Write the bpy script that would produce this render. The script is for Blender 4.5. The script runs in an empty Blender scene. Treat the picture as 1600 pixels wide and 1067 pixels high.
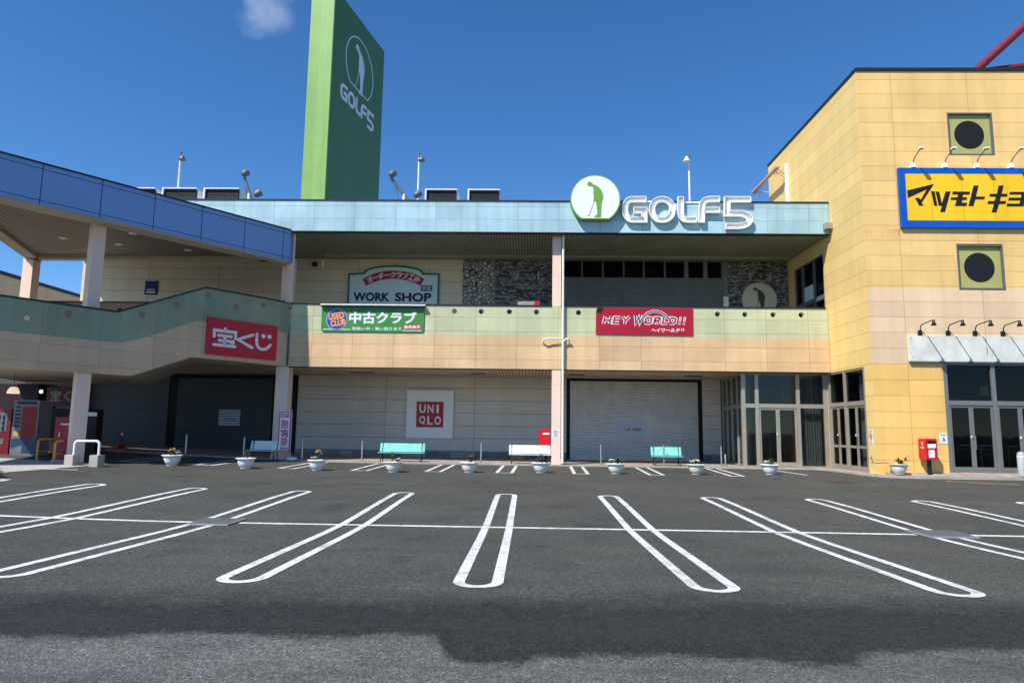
import bpy, bmesh, math, random
from mathutils import Vector, Matrix, noise
random.seed(7)
C = bpy.context.scene.collection
R = math.radians

# ------------------------------------------------------------------ camera, world, sun, exposure
def cam_basis(th, ro, ps):
    f = Vector((-math.sin(ps)*math.cos(th), math.cos(ps)*math.cos(th), math.sin(th)))
    r = Vector((math.cos(ps), math.sin(ps), 0)); u = r.cross(f)
    return r*math.cos(ro)+u*math.sin(ro), -r*math.sin(ro)+u*math.cos(ro), f
cd = bpy.data.cameras.new('camera'); cam = bpy.data.objects.new('camera', cd); C.objects.link(cam)
r_, u_, f_ = cam_basis(0.12828, 0.01348, 0.02537)
cam.matrix_world = Matrix(((r_.x, u_.x, -f_.x, 0), (r_.y, u_.y, -f_.y, 0), (r_.z, u_.z, -f_.z, 1.53), (0, 0, 0, 1)))
cd.sensor_width = 36; cd.lens = 23.756; cd.clip_end = 3000; cd.clip_start = .05
bpy.context.scene.camera = cam
SUN = Vector((-.9, -1, 1.6)).normalized()
EL = math.asin(SUN.z); AZ = math.atan2(SUN.x, SUN.y)
sl = bpy.data.lights.new('sun', 'SUN'); sl.energy = 5.0; sl.angle = R(.53); sl.color = (1, .965, .91)
so = bpy.data.objects.new('sun', sl); C.objects.link(so); so.rotation_euler = SUN.to_track_quat('Z', 'Y').to_euler()
W = bpy.data.worlds.new('World'); bpy.context.scene.world = W; W.use_nodes = True
wn, wl = W.node_tree.nodes, W.node_tree.links
bg = wn['Background']; bg.inputs['Strength'].default_value = .14
sky = wn.new('ShaderNodeTexSky'); sky.sky_type = 'NISHITA'; sky.sun_disc = False
sky.sun_elevation = EL; sky.sun_rotation = AZ; sky.altitude = 0; sky.air_density = .85; sky.dust_density = 0; sky.ozone_density = 7
# one small wisp of cloud, fixed at its direction in the sky
tc = wn.new('ShaderNodeTexCoord'); nz = wn.new('ShaderNodeTexNoise'); nz.inputs['Scale'].default_value = 34; nz.inputs['Detail'].default_value = 6
dt = wn.new('ShaderNodeVectorMath'); dt.operation = 'DISTANCE'; dt.inputs[1].default_value = (-.3367, .7847, .5204)
mr = wn.new('ShaderNodeMapRange'); mr.inputs[1].default_value = .052; mr.inputs[2].default_value = .006; mr.inputs[3].default_value = -.25; mr.inputs[4].default_value = .62
ad = wn.new('ShaderNodeMath'); ad.operation = 'ADD'
m2 = wn.new('ShaderNodeMapRange'); m2.inputs[1].default_value = .52; m2.inputs[2].default_value = 1.1; m2.inputs[3].default_value = 0; m2.inputs[4].default_value = .34
mx = wn.new('ShaderNodeMixRGB'); mx.inputs[2].default_value = (4.5, 5.2, 6.2, 1)
wl.new(tc.outputs['Generated'], nz.inputs['Vector']); wl.new(tc.outputs['Generated'], dt.inputs[0])
wl.new(dt.outputs['Value'], mr.inputs[0]); wl.new(mr.outputs[0], ad.inputs[0]); wl.new(nz.outputs['Fac'], ad.inputs[1])
wl.new(ad.outputs[0], m2.inputs[0]); wl.new(m2.outputs[0], mx.inputs[0]); hs = wn.new('ShaderNodeHueSaturation'); hs.inputs['Saturation'].default_value = 1.15; wl.new(sky.outputs[0], hs.inputs['Color']); wl.new(hs.outputs[0], mx.inputs[1])
wl.new(mx.outputs[0], bg.inputs['Color'])
vs = bpy.context.scene.view_settings
vs.view_transform = 'Standard'; vs.look = 'None'; vs.gamma = 1; vs.exposure = 0.3; vs.use_curve_mapping = False
bpy.context.scene.cycles.max_bounces = 8

# ------------------------------------------------------------------ helpers
def srgb(r, g, b):
    f = lambda c: (c/255/12.92) if c/255 <= .04045 else ((c/255+.055)/1.055)**2.4
    return (f(r), f(g), f(b), 1)
class NT:
    """small node helper"""
    def __init__(s, name):
        s.m = bpy.data.materials.new(name); s.m.use_nodes = True
        s.n, s.l = s.m.node_tree.nodes, s.m.node_tree.links
        s.p = s.n['Principled BSDF']; s.pos = s.n.new('ShaderNodeNewGeometry').outputs['Position']; s.sx = None
        s.cur = None
    def put(s, sock, v):
        if isinstance(v, bpy.types.NodeSocket): s.l.new(v, sock)
        else: sock.default_value = v
    def math(s, op, a, b=0.0, c=None):
        n = s.n.new('ShaderNodeMath'); n.operation = op; s.put(n.inputs[0], a); s.put(n.inputs[1], b)
        if c is not None: s.put(n.inputs[2], c)
        return n.outputs[0]
    def dot(s, v):
        n = s.n.new('ShaderNodeVectorMath'); n.operation = 'DOT_PRODUCT'; s.l.new(s.pos, n.inputs[0]); n.inputs[1].default_value = v
        return n.outputs['Value']
    def mul(s, v):
        n = s.n.new('ShaderNodeVectorMath'); n.operation = 'MULTIPLY'; s.l.new(s.pos, n.inputs[0]); n.inputs[1].default_value = v
        return n.outputs[0]
    def noise(s, scale=(1, 1, 1), detail=4, rough=.55, local=False):
        n = s.n.new('ShaderNodeTexNoise'); n.inputs['Scale'].default_value = 1; n.inputs['Detail'].default_value = detail; n.inputs['Roughness'].default_value = rough
        if local:
            t = s.n.new('ShaderNodeTexCoord'); q = s.n.new('ShaderNodeVectorMath'); q.operation = 'MULTIPLY'; s.l.new(t.outputs['Object'], q.inputs[0]); q.inputs[1].default_value = scale
            s.l.new(q.outputs[0], n.inputs['Vector'])
        else: s.l.new(s.mul(scale), n.inputs['Vector'])
        return n.outputs['Fac']
    def ramp(s, v, a, b, lo=0.0, hi=1.0):
        n = s.n.new('ShaderNodeMapRange'); s.put(n.inputs[0], v); n.inputs[1].default_value = a; n.inputs[2].default_value = b; n.inputs[3].default_value = lo; n.inputs[4].default_value = hi
        return n.outputs[0]
    def mix(s, f, a, b, mode='MIX'):
        n = s.n.new('ShaderNodeMixRGB'); n.blend_type = mode; s.put(n.inputs[0], f); s.put(n.inputs[1], a); s.put(n.inputs[2], b)
        return n.outputs[0]
    def scale(s, col, f):
        """colour times a scalar socket"""
        n = s.n.new('ShaderNodeVectorMath'); n.operation = 'SCALE'; s.put(n.inputs[0], col[:3] if isinstance(col, tuple) else col); s.put(n.inputs['Scale'], f)
        return n.outputs[0]
    def bump(s, h, strength=.3, dist=.02):
        n = s.n.new('ShaderNodeBump'); n.inputs['Strength'].default_value = strength; n.inputs['Distance'].default_value = dist
        s.l.new(h, n.inputs['Height']); s.l.new(n.outputs[0], s.p.inputs['Normal'])
    def done(s, col=None, rough=.6, metal=0.0, spec=.4):
        if col is not None: s.put(s.p.inputs['Base Color'], col)
        s.put(s.p.inputs['Roughness'], rough); s.p.inputs['Metallic'].default_value = metal; s.p.inputs['Specular IOR Level'].default_value = spec
        return s.m
def M_plain(name, col, rough=.5, metal=0.0, var=.12, sc=6, spec=.4):
    t = NT(name); n = t.noise((sc, sc, sc), 5, .6, True)
    c = t.scale(col[:3] , t.ramp(n, .3, .7, 1-var, 1+var*.6))
    t.bump(t.noise((sc*6, sc*6, sc*6), 2, .5, True), .06, .004)
    return t.done(c, t.ramp(n, .3, .7, max(0, rough-.08), min(1, rough+.1)), metal, spec)
def M_panel(name, bands, u, pu, ou, pv, ov, lw=.024, ld=.55, dirt=.13, rough=.65, stain=None, streak=.5, bumpy=.25):
    """wall cladding: colour bands by height, panel joints, rain streaks"""
    t = NT(name); U = t.dot(u); Z = t.dot((0, 0, 1))
    col = bands[0][1]
    zz = t.math('ADD', Z, t.ramp(t.noise((5, 5, 5), 3), .3, .7, -.012, .012))
    for z0, c in bands[1:]: col = t.mix(t.ramp(zz, z0-.02, z0+.02), col, c)
    big = t.noise((.45, .45, .45), 5, .6); st = t.noise((2.1, 2.1, .16), 5, .62); fine = t.noise((30, 30, 30), 2)
    f = t.math('MULTIPLY', t.ramp(big, .3, .72, 1-dirt, 1+dirt*.6), t.ramp(st, .4, .72, 1, 1-dirt*streak*2))
    # every panel came out of its own batch
    wn_ = t.n.new('ShaderNodeTexWhiteNoise'); wn_.noise_dimensions = '2D'
    cv = t.n.new('ShaderNodeCombineXYZ')
    fu = t.math('FLOOR', t.math('DIVIDE', t.math('SUBTRACT', U, ou), pu)); fv = t.math('FLOOR', t.math('DIVIDE', t.math('SUBTRACT', Z, ov), pv))
    t.l.new(fu, cv.inputs[0]); t.l.new(fv, cv.inputs[1]); t.l.new(cv.outputs[0], wn_.inputs['Vector'])
    f = t.math('MULTIPLY', f, t.ramp(wn_.outputs['Value'], 0, 1, 1-dirt*.6, 1+dirt*.4)); f = t.math('MULTIPLY', f, t.ramp(fine, .2, .8, .975, 1.025))
    col = t.scale(col, f)
    if stain:
        zs, dz, sc_, x1 = stain
        q = t.math('MULTIPLY', t.ramp(Z, zs-dz, zs, 0, 1), t.math('LESS_THAN', Z, zs))
        q = t.math('MULTIPLY', q, t.ramp(t.noise((2.2, 2.2, .5), 4), .45, .7)); q = t.math('MULTIPLY', q, t.math('LESS_THAN', U, x1))
        col = t.mix(q, col, sc_)
    mu = t.math('LESS_THAN', t.math('WRAP', t.math('SUBTRACT', U, ou), pu, 0.0), lw)
    mv = t.math('LESS_THAN', t.math('WRAP', t.math('SUBTRACT', Z, ov), pv, 0.0), lw)
    ln = t.math('MAXIMUM', mu, mv)
    col = t.mix(ln, col, t.scale(col, ld))
    h = t.math('SUBTRACT', t.math('MULTIPLY', fine, .15), ln)
    t.bump(h, bumpy, .012)
    return t.done(col, rough)

class MB:
    def __init__(s): s.v, s.f, s.sm = [], [], []
    def add(s, vs, fs, smooth=False):
        o = len(s.v); s.v += [tuple(p) for p in vs]; s.f += [tuple(i+o for i in q) for q in fs]; s.sm += [smooth]*len(fs); return s
    def box(s, x0, x1, y0, y1, z0, z1): return FR0.box(s, x0, x1, z0, z1, -y1, -y0)
    def tube(s, pts, r, n=10, cap=True, closed=False):
        P = [Vector(p) for p in pts]; N = len(P); rs = r if isinstance(r, (list, tuple)) else [r]*N
        ring = []; nrm = None
        for i, p in enumerate(P):
            a = P[i-1] if (i > 0 or closed) else p; b = P[(i+1) % N] if (i < N-1 or closed) else p
            t = (b-a).normalized()
            if nrm is None: nrm = t.orthogonal().normalized()
            nrm = (nrm-t*nrm.dot(t)).normalized(); bi = t.cross(nrm)
            ring.append([p+(nrm*math.cos(2*math.pi*k/n)+bi*math.sin(2*math.pi*k/n))*rs[i] for k in range(n)])
        vs = [q for g in ring for q in g]; fs = []
        for i in range(N if closed else N-1):
            j = (i+1) % N
            for k in range(n): fs.append((i*n+k, i*n+(k+1) % n, j*n+(k+1) % n, j*n+k))
        s.add(vs, fs, True)
        if cap and not closed:
            s.add(ring[0][::-1], [tuple(range(n))]); s.add(ring[-1], [tuple(range(n))])
        return s
    def lathe(s, prof, c=(0, 0, 0), n=24, axis=None):
        c = Vector(c); M = Vector((0, 0, 1)).rotation_difference(Vector(axis).normalized()).to_matrix() if axis else Matrix.Identity(3)
        vs = []; fs = []
        for r, z in prof:
            for k in range(n):
                a = 2*math.pi*k/n; vs.append(c+M @ Vector((r*math.cos(a), r*math.sin(a), z)))
        for i in range(len(prof)-1):
            for k in range(n): fs.append((i*n+k, i*n+(k+1) % n, (i+1)*n+(k+1) % n, (i+1)*n+k))
        return s.add(vs, fs, True)
    def quad(s, *p): return s.add(p, [tuple(range(len(p)))])
    def slab(s, poly, z0, z1):
        """horizontal slab; z may be a number or list per corner"""
        n = len(poly); a = z0 if isinstance(z0, list) else [z0]*n; b = z1 if isinstance(z1, list) else [z1]*n
        vs = [(p[0], p[1], a[i]) for i, p in enumerate(poly)]+[(p[0], p[1], b[i]) for i, p in enumerate(poly)]
        return s.add(vs, [tuple(range(n-1, -1, -1)), tuple(range(n, 2*n))]+[(i, (i+1) % n, n+(i+1) % n, n+i) for i in range(n)])
class Frame:
    """u, v, w axes of a wall: u along it, v up, w out of it"""
    def __init__(s, o, ur, n, vr=(0, 0, 1)): s.o, s.ur, s.vr, s.n = Vector(o), Vector(ur), Vector(vr), Vector(n)
    def __call__(s, u, v, w=0.0): return s.o+s.ur*u+s.vr*v+s.n*w
    def box(s, mb, u0, u1, v0, v1, w0, w1):
        vs = [s(u, v, w) for w in (w0, w1) for v in (v0, v1) for u in (u0, u1)]
        return mb.add(vs, [(0, 2, 3, 1), (4, 5, 7, 6), (0, 1, 5, 4), (2, 6, 7, 3), (0, 4, 6, 2), (1, 3, 7, 5)])
    def prism(s, mb, poly, w0, w1):
        n = len(poly); vs = [s(u, v, w0) for u, v in poly]+[s(u, v, w1) for u, v in poly]
        return mb.add(vs, [tuple(range(n-1, -1, -1)), tuple(range(n, 2*n))]+[(i, (i+1) % n, n+(i+1) % n, n+i) for i in range(n)])
    def ring(s, mb, u0, u1, v0, v1, t, w0, w1, tb=None):
        tb = t if tb is None else tb
        s.box(mb, u0, u0+t, v0, v1, w0, w1); s.box(mb, u1-t, u1, v0, v1, w0, w1)
        s.box(mb, u0+t, u1-t, v1-t, v1, w0, w1); s.box(mb, u0+t, u1-t, v0, v0+tb, w0, w1); return mb
    def band(s, mb, path, hw, w0, w1, closed=False):
        A, B = offset(path, hw, closed), offset(path, -hw, closed); n = len(path); m = n if closed else n-1
        vs = []
        for i in range(n): vs += [s(*A[i], w0), s(*B[i], w0), s(*B[i], w1), s(*A[i], w1)]
        fs = []
        for i in range(m):
            a, b = 4*i, 4*((i+1) % n)
            fs += [(a+k, a+(k+1) % 4, b+(k+1) % 4, b+k) for k in range(4)]
        if not closed: fs += [(0, 1, 2, 3), tuple(4*(n-1)+k for k in (3, 2, 1, 0))]
        return mb.add(vs, fs)
    def disc(s, mb, cu, cv, r, w0, w1, n=40, ru=None):
        return s.prism(mb, [(cu+(ru or r)*math.cos(2*math.pi*k/n), cv+r*math.sin(2*math.pi*k/n)) for k in range(n)], w0, w1)
    def text(s, mb, body, u0, u1, v0, v1, w0, w1, bold=0.0, shear=0.0, mirror=False, ang=0.0, space=1.0):
        vs, fs = glyphs(body, bold, shear, space)
        xs = [p[0] for p in vs]; ys = [p[1] for p in vs]; ax, bx, ay, by = min(xs), max(xs), min(ys), max(ys)
        cu, cv = (u0+u1)/2, (v0+v1)/2; out = []
        for x, y, z in vs:
            a = ((x-ax)/(bx-ax)-.5)*(u1-u0)*(-1 if mirror else 1); b = ((y-ay)/(by-ay)-.5)*(v1-v0)
            a, b = a*math.cos(ang)-b*math.sin(ang), a*math.sin(ang)+b*math.cos(ang)
            out.append(s(cu+a, cv+b, w0 if z < 0 else w1))
        if mirror: fs = [q[::-1] for q in fs]
        return mb.add(out, fs)
def offset(path, d, closed=False):
    out = []; n = len(path)
    for i, p in enumerate(path):
        p = Vector(p[:2]); a = Vector(path[i-1]) if (i or closed) else None; b = Vector(path[(i+1) % n]) if (i < n-1 or closed) else None
        ts = [(p-a).normalized()] if a is not None else []
        if b is not None: ts.append((b-p).normalized())
        ns = [Vector((-t.y, t.x)) for t in ts]; m = sum(ns, Vector((0, 0)))
        if m.length < 1e-6: m = ns[0]
        m.normalize(); k = d/max(.45, m.dot(ns[0])); out.append((p.x+m.x*k, p.y+m.y*k))
    return out
_gl = {}
def glyphs(body, bold, shear, space):
    key = (body, bold, shear, space)
    if key not in _gl:
        c = bpy.data.curves.new('lettering', 'FONT'); c.body = body; c.offset = bold; c.shear = shear; c.extrude = .1; c.resolution_u = 3; c.space_character = space
        o = bpy.data.objects.new('lettering', c); C.objects.link(o)
        dg = bpy.context.evaluated_depsgraph_get(); me = bpy.data.meshes.new_from_object(o.evaluated_get(dg))
        _gl[key] = ([tuple(v.co) for v in me.vertices], [tuple(p.vertices) for p in me.polygons])
        bpy.data.objects.remove(o); bpy.data.meshes.remove(me); bpy.data.curves.remove(c)
    return _gl[key]
FR0 = Frame((0, 0, 0), (1, 0, 0), (0, -1, 0))
ORG = {}
def build(name, mb, mat, parent=None, label=None, origin=None, weld=False):
    o0 = Vector(origin) if origin is not None else (ORG[parent.as_pointer()] if parent is not None else Vector((0, 0, 0)))
    me = bpy.data.meshes.new(name); me.from_pydata([tuple(Vector(p)-o0) for p in mb.v], [], mb.f)
    me.polygons.foreach_set('use_smooth', mb.sm); me.materials.append(mat)
    bm = bmesh.new(); bm.from_mesh(me)
    if weld: bmesh.ops.remove_doubles(bm, verts=bm.verts, dist=1e-4)
    bmesh.ops.recalc_face_normals(bm, faces=bm.faces); bm.to_mesh(me); bm.free(); me.update()
    o = bpy.data.objects.new(name, me); C.objects.link(o)
    if parent is not None: o.parent = parent
    else: o.location = o0
    ORG[o.as_pointer()] = o0
    if label: o['label'] = label
    return o
def tag(o, label, cat, group=None, kind=None):
    o['label'] = label; o['category'] = cat
    if group: o['group'] = group
    if kind: o['kind'] = kind
    return o
def thing(name, label, cat, loc=(0, 0, 0), group=None):
    o = bpy.data.objects.new(name, None); o.empty_display_size = .2; C.objects.link(o); o.location = loc; ORG[o.as_pointer()] = Vector(loc)
    return tag(o, label, cat, group)
def structure(name, mb, mat):
    o = build(name, mb, mat); o['kind'] = 'structure'; return o
def dup(root, loc, rotz=0.0, label=None, group=None):
    r = root.copy(); C.objects.link(r); r.location = loc; r.rotation_euler = (0, 0, rotz)
    if label: r['label'] = label
    if group: r['group'] = group
    for ch in list(root.children):
        c = ch.copy(); C.objects.link(c); c.parent = r
        for g in list(ch.children):
            d = g.copy(); C.objects.link(d); d.parent = c
    return r

# ------------------------------------------------------------------ ground heights
GY = [(-60, .45), (0, 0.0), (4, -.075), (7.3, -.135), (11.2, -.215), (12.42, -.228), (13.6, -.205), (16, -.15), (23.6, -.06), (28.3, 0), (60, 0)]
def gz(x, y):
    for (a, p), (b, q) in zip(GY, GY[1:]):
        if a <= y <= b: z = p+(q-p)*(y-a)/(b-a); break
    else: z = GY[0][1] if y < GY[0][0] else 0
    if x < -6: z += .008*(min(-x, 22)-6)**1.5*min(1, max(0, (y-4)/8))
    return z

# ------------------------------------------------------------------ materials
def M_asphalt():
    t = NT('asphalt'); X = t.dot((1, 0, 0)); Y = t.dot((0, 1, 0))
    n1 = t.noise((1.3, 1.3, 1.3), 5, .65); n2 = t.noise((7, 7, 7), 4, .7); big = t.noise((.28, .28, .28), 4, .6)
    # aggregate: pale and dark chips
    vo = t.n.new('ShaderNodeTexVoronoi'); vo.inputs['Scale'].default_value = 1; t.l.new(t.mul((95, 95, 95)), vo.inputs['Vector'])
    sp = t.n.new('ShaderNodeSeparateColor'); t.l.new(vo.outputs['Color'], sp.inputs[0]); rnd = sp.outputs[0]
    vo2 = t.n.new('ShaderNodeTexVoronoi'); vo2.inputs['Scale'].default_value = 1; t.l.new(t.mul((42, 42, 42)), vo2.inputs['Vector'])
    sp2 = t.n.new('ShaderNodeSeparateColor'); t.l.new(vo2.outputs['Color'], sp2.inputs[0])
    # edge of the damp band
    wob = t.math('ADD', t.ramp(n1, .25, .75, -.17, .17), t.math('ADD', t.ramp(n2, .25, .75, -.09, .09), t.ramp(t.noise((28, 28, 28), 3, .7), .25, .75, -.07, .07)))
    cu = t.n.new('ShaderNodeFloatCurve'); c = cu.mapping.curves[0]
    pts = [(0, .56), (.12, .50), (.2, .45), (.29, .60), (.37, .55), (.43, .62), (.455, .30), (.49, .24), (.51, .33), (.57, .37), (.64, .36), (.68, .30), (.72, .50), (.78, .56), (.88, .55), (1, .52)]
    c.points[0].location = pts[0]; c.points[1].location = pts[-1]
    for p in pts[1:-1]: c.points.new(*p)
    cu.mapping.update(); t.l.new(t.ramp(X, -6, 6, 0, 1), cu.inputs['Value'])
    yb = t.ramp(cu.outputs[0], 0, 1, 4.55, 6.2)
    front = t.ramp(t.math('ADD', t.math('SUBTRACT', Y, yb), t.math('MULTIPLY', wob, .8)), -.1, .1, 1, 0)
    far = t.ramp(t.math('ADD', t.math('SUBTRACT', Y, t.ramp(X, -6, 6, 6.6, 7.15)), t.math('MULTIPLY', wob, 1.6)), -.4, .5, 0, 1)
    mid = t.mix(t.ramp(big, .35, .68), srgb(62, 62.5, 58), srgb(76, 75.5, 70)); mid = t.mix(t.ramp(n1, .42, .7, 0, .35), mid, srgb(85, 84, 78))
    wet = t.mix(t.ramp(n2, .3, .7), srgb(32, 33, 32), srgb(43, 44, 42))
    fr = t.mix(t.ramp(n1, .3, .7), srgb(78, 80, 77), srgb(98, 99, 95))
    # fine silt left along the lower edge of the damp band
    col = t.mix(far, wet, mid); col = t.mix(front, col, fr)
    col = t.scale(col, t.ramp(rnd, 0, 1, .68, 1.32)); col = t.scale(col, t.ramp(sp2.outputs[0], 0, 1, .8, 1.2))
    pale = t.math('GREATER_THAN', sp.outputs[1], .95); col = t.scale(col, t.math('MULTIPLY_ADD', pale, .9, 1.0))
    gr = t.noise((55, 55, 55), 3, .7); col = t.scale(col, t.ramp(gr, .32, .68, .4, 1.65))
    gr2 = t.noise((16, 16, 16), 3, .6); col = t.scale(col, t.ramp(gr2, .3, .7, .82, 1.18))
    # oil drips and patches in the stalls
    oil = t.ramp(t.noise((.9, .9, .9), 2, .4), .6, .72, 0, .42); col = t.mix(oil, col, srgb(45, 45, 46))
    trk = t.ramp(t.noise((.18, 1.6, 1), 3, .6), .52, .68, 0, .28); col = t.mix(trk, col, srgb(52, 52, 52))
    t.bump(t.math('ADD', t.math('MULTIPLY', rnd, .6), t.math('MULTIPLY', vo2.outputs['Distance'], .8)), .55, .008)
    return t.done(col, t.ramp(rnd, 0, 1, .72, .95), 0, .3)
def M_paint(name, col, wear=.5):
    t = NT(name); n = t.noise((9, 9, 9), 6, .7); f = t.noise((70, 70, 70), 3, .6); b = t.noise((.8, .8, .8), 3)
    c = t.scale(col, t.ramp(b, .3, .7, .86, 1.04)); q = t.math('ADD', t.math('MULTIPLY', n, .6), t.math('MULTIPLY', f, .4))
    c = t.mix(t.ramp(q, .5, .6, 0, wear), c, srgb(80, 80, 78)); c = t.mix(t.ramp(t.noise((2.6, 2.6, 2.6), 5, .7), .47, .66, 0, .6), c, srgb(128, 128, 126)); t.bump(f, .3, .004)
    return t.done(c, .75, 0, .3)
def M_soffit(name, col, u=(1, 0, 0), pitch=.135, gap=.03, dark=.3):
    t = NT(name); m = t.math('LESS_THAN', t.math('WRAP', t.dot(u), pitch, 0.0), gap)
    c = t.scale(col, t.ramp(t.noise((.7, .7, .7), 4), .3, .7, .82, 1.08)); c = t.mix(m, c, t.scale(c, dark)); t.bump(t.math('SUBTRACT', 1, m), .6, .02)
    return t.done(c, .55)
def M_glass(name='glass', tint=(.6, .63, .62), refl=1.0):
    m = bpy.data.materials.new(name); m.use_nodes = True; n, l = m.node_tree.nodes, m.node_tree.links; n.clear()
    out = n.new('ShaderNodeOutputMaterial'); mx = n.new('ShaderNodeMixShader'); tr = n.new('ShaderNodeBsdfTransparent'); gl = n.new('ShaderNodeBsdfGlossy')
    fr = n.new('ShaderNodeFresnel'); fr.inputs['IOR'].default_value = 1.55; tr.inputs[0].default_value = (*tint, 1); gl.inputs['Roughness'].default_value = .02; gl.inputs[0].default_value = (.9, .95, .95, 1)
    k = n.new('ShaderNodeMath'); k.operation = 'MULTIPLY_ADD'; k.inputs[1].default_value = .36*refl; k.inputs[2].default_value = .01; l.new(fr.outputs[0], k.inputs[0])
    # slightly uneven panes
    nz = n.new('ShaderNodeTexNoise'); nz.inputs['Scale'].default_value = 1.1; bp = n.new('ShaderNodeBump'); bp.inputs['Strength'].default_value = .03; bp.inputs['Distance'].default_value = .05
    ge = n.new('ShaderNodeNewGeometry'); l.new(ge.outputs['Position'], nz.inputs['Vector']); l.new(nz.outputs[0], bp.inputs['Height']); l.new(bp.outputs[0], gl.inputs['Normal'])
    l.new(k.outputs[0], mx.inputs[0]); l.new(tr.outputs[0], mx.inputs[1]); l.new(gl.outputs[0], mx.inputs[2]); l.new(mx.outputs[0], out.inputs[0]); return m
def M_lit(name, col, s):
    t = NT(name); t.p.inputs['Emission Color'].default_value = (*col[:3], 1); t.p.inputs['Emission Strength'].default_value = s; return t.done((*col[:3], 1), .5)
def M_pebble():
    t = NT('pebble_stone'); sc = t.mul((5.4, 0, 5.8)); v = t.n.new('ShaderNodeTexVoronoi'); v.feature = 'DISTANCE_TO_EDGE'; v.inputs['Scale'].default_value = 1; t.l.new(sc, v.inputs['Vector'])
    v2 = t.n.new('ShaderNodeTexVoronoi'); v2.inputs['Scale'].default_value = 1; t.l.new(sc, v2.inputs['Vector']); s = t.n.new('ShaderNodeSeparateColor'); t.l.new(v2.outputs['Color'], s.inputs[0])
    c = t.mix(s.outputs[0], srgb(176, 172, 160), srgb(214, 210, 196)); c = t.scale(c, t.ramp(t.noise((9, 9, 9), 4), .3, .7, .85, 1.1))
    e = t.ramp(v.outputs['Distance'], .05, .12); c = t.mix(e, srgb(62, 62, 60), c); t.bump(t.ramp(v.outputs['Distance'], .03, .3), 1, .06); return t.done(c, .85)
def M_ledge():
    t = NT('stacked_ledge_stone'); b = t.n.new('ShaderNodeTexBrick'); b.inputs['Scale'].default_value = 1; b.inputs['Brick Width'].default_value = .22; b.inputs['Row Height'].default_value = .07; b.inputs['Mortar Size'].default_value = .01
    b.inputs['Color1'].default_value = srgb(80, 80, 78); b.inputs['Color2'].default_value = srgb(205, 203, 196); b.inputs['Mortar'].default_value = srgb(20, 20, 21); b.inputs['Bias'].default_value = -.15; b.offset_frequency = 2; b.squash_frequency = 3; b.squash = .7
    cb = t.n.new('ShaderNodeCombineXYZ'); t.l.new(t.dot((1, 0, 0)), cb.inputs[0]); t.l.new(t.dot((0, 0, 1)), cb.inputs[1]); t.l.new(cb.outputs[0], b.inputs['Vector'])
    k = t.ramp(t.noise((7, 7, 17), 4, .7), .36, .58, .42, 1.12); c = t.scale(b.outputs['Color'], k); t.bump(t.math('SUBTRACT', t.noise((4, 4, 12), 3), b.outputs['Fac']), .9, .04); return t.done(c, .85)
def M_tiles(name, cols, sx, sz, mort):
    t = NT(name); wn_ = t.n.new('ShaderNodeTexWhiteNoise'); wn_.noise_dimensions = '2D'; cv = t.n.new('ShaderNodeCombineXYZ')
    a = t.math('DIVIDE', t.dot((1, 1, 0)), sx); b = t.math('DIVIDE', t.dot((0, 0, 1)), sz)
    t.l.new(t.math('FLOOR', a), cv.inputs[0]); t.l.new(t.math('FLOOR', b), cv.inputs[1]); t.l.new(cv.outputs[0], wn_.inputs['Vector'])
    c = t.mix(wn_.outputs['Value'], cols[0], cols[1]); c = t.scale(c, t.ramp(t.noise((6, 6, 6), 4), .3, .7, .85, 1.1))
    m = t.math('LESS_THAN', t.math('FRACT', a), mort); c = t.mix(m, c, t.scale(c, .5)); return t.done(c, .5)
def M_paving():
    t = NT('walkway_tiles'); a = t.math('DIVIDE', t.dot((1, 0, 0)), .3); b = t.math('DIVIDE', t.dot((0, 1, 0)), .3); wn_ = t.n.new('ShaderNodeTexWhiteNoise'); wn_.noise_dimensions = '2D'; cv = t.n.new('ShaderNodeCombineXYZ')
    t.l.new(t.math('FLOOR', a), cv.inputs[0]); t.l.new(t.math('FLOOR', b), cv.inputs[1]); t.l.new(cv.outputs[0], wn_.inputs['Vector'])
    c = t.mix(wn_.outputs['Value'], srgb(158, 138, 124), srgb(182, 164, 148)); c = t.scale(c, t.ramp(t.noise((2, 2, 2), 5, .7), .3, .7, .75, 1.1))
    m = t.math('MAXIMUM', t.math('LESS_THAN', t.math('FRACT', a), .04), t.math('LESS_THAN', t.math('FRACT', b), .04)); return t.done(t.mix(m, c, t.scale(c, .6)), .75)
def M_concrete(name, col, var=.2):
    t = NT(name); n = t.noise((1.1, 1.1, 1.1), 6, .65); f = t.noise((40, 40, 40), 3, .6); c = t.scale(col, t.math('MULTIPLY', t.ramp(n, .3, .7, 1-var, 1+var*.5), t.ramp(f, .2, .8, .9, 1.08))); t.bump(f, .3, .006); return t.done(c, .85)

DW = (-.607, -.795, 0); NW = (.795, -.607, 0)
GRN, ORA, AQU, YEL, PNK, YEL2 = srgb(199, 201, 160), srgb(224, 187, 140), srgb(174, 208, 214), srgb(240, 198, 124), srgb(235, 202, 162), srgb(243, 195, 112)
GRN_SHADE, ORAD = srgb(150, 160, 132), srgb(220, 184, 148)  # wing copies of the parapet paints; green darkened to hold its shade
m_asph = M_asphalt(); m_white_line = M_paint('white_road_paint', srgb(224, 225, 222), .6); m_yel_line = M_paint('worn_yellow_paint', srgb(190, 160, 105), .9)
m_parapet = M_panel('parapet_cladding', [(0, ORA), (5.53, GRN)], (1, 0, 0), 1.79, -.54, .61, 4.48, .022, .62, .16)
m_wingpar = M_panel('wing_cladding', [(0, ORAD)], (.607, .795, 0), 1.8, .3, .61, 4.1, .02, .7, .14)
m_fascia = M_panel('aqua_fascia_cladding', [(0, AQU)], (1, 0, 0), 1.79, -.54, .57, 10.54, .02, .62, .17, .45, streak=.7)
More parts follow.
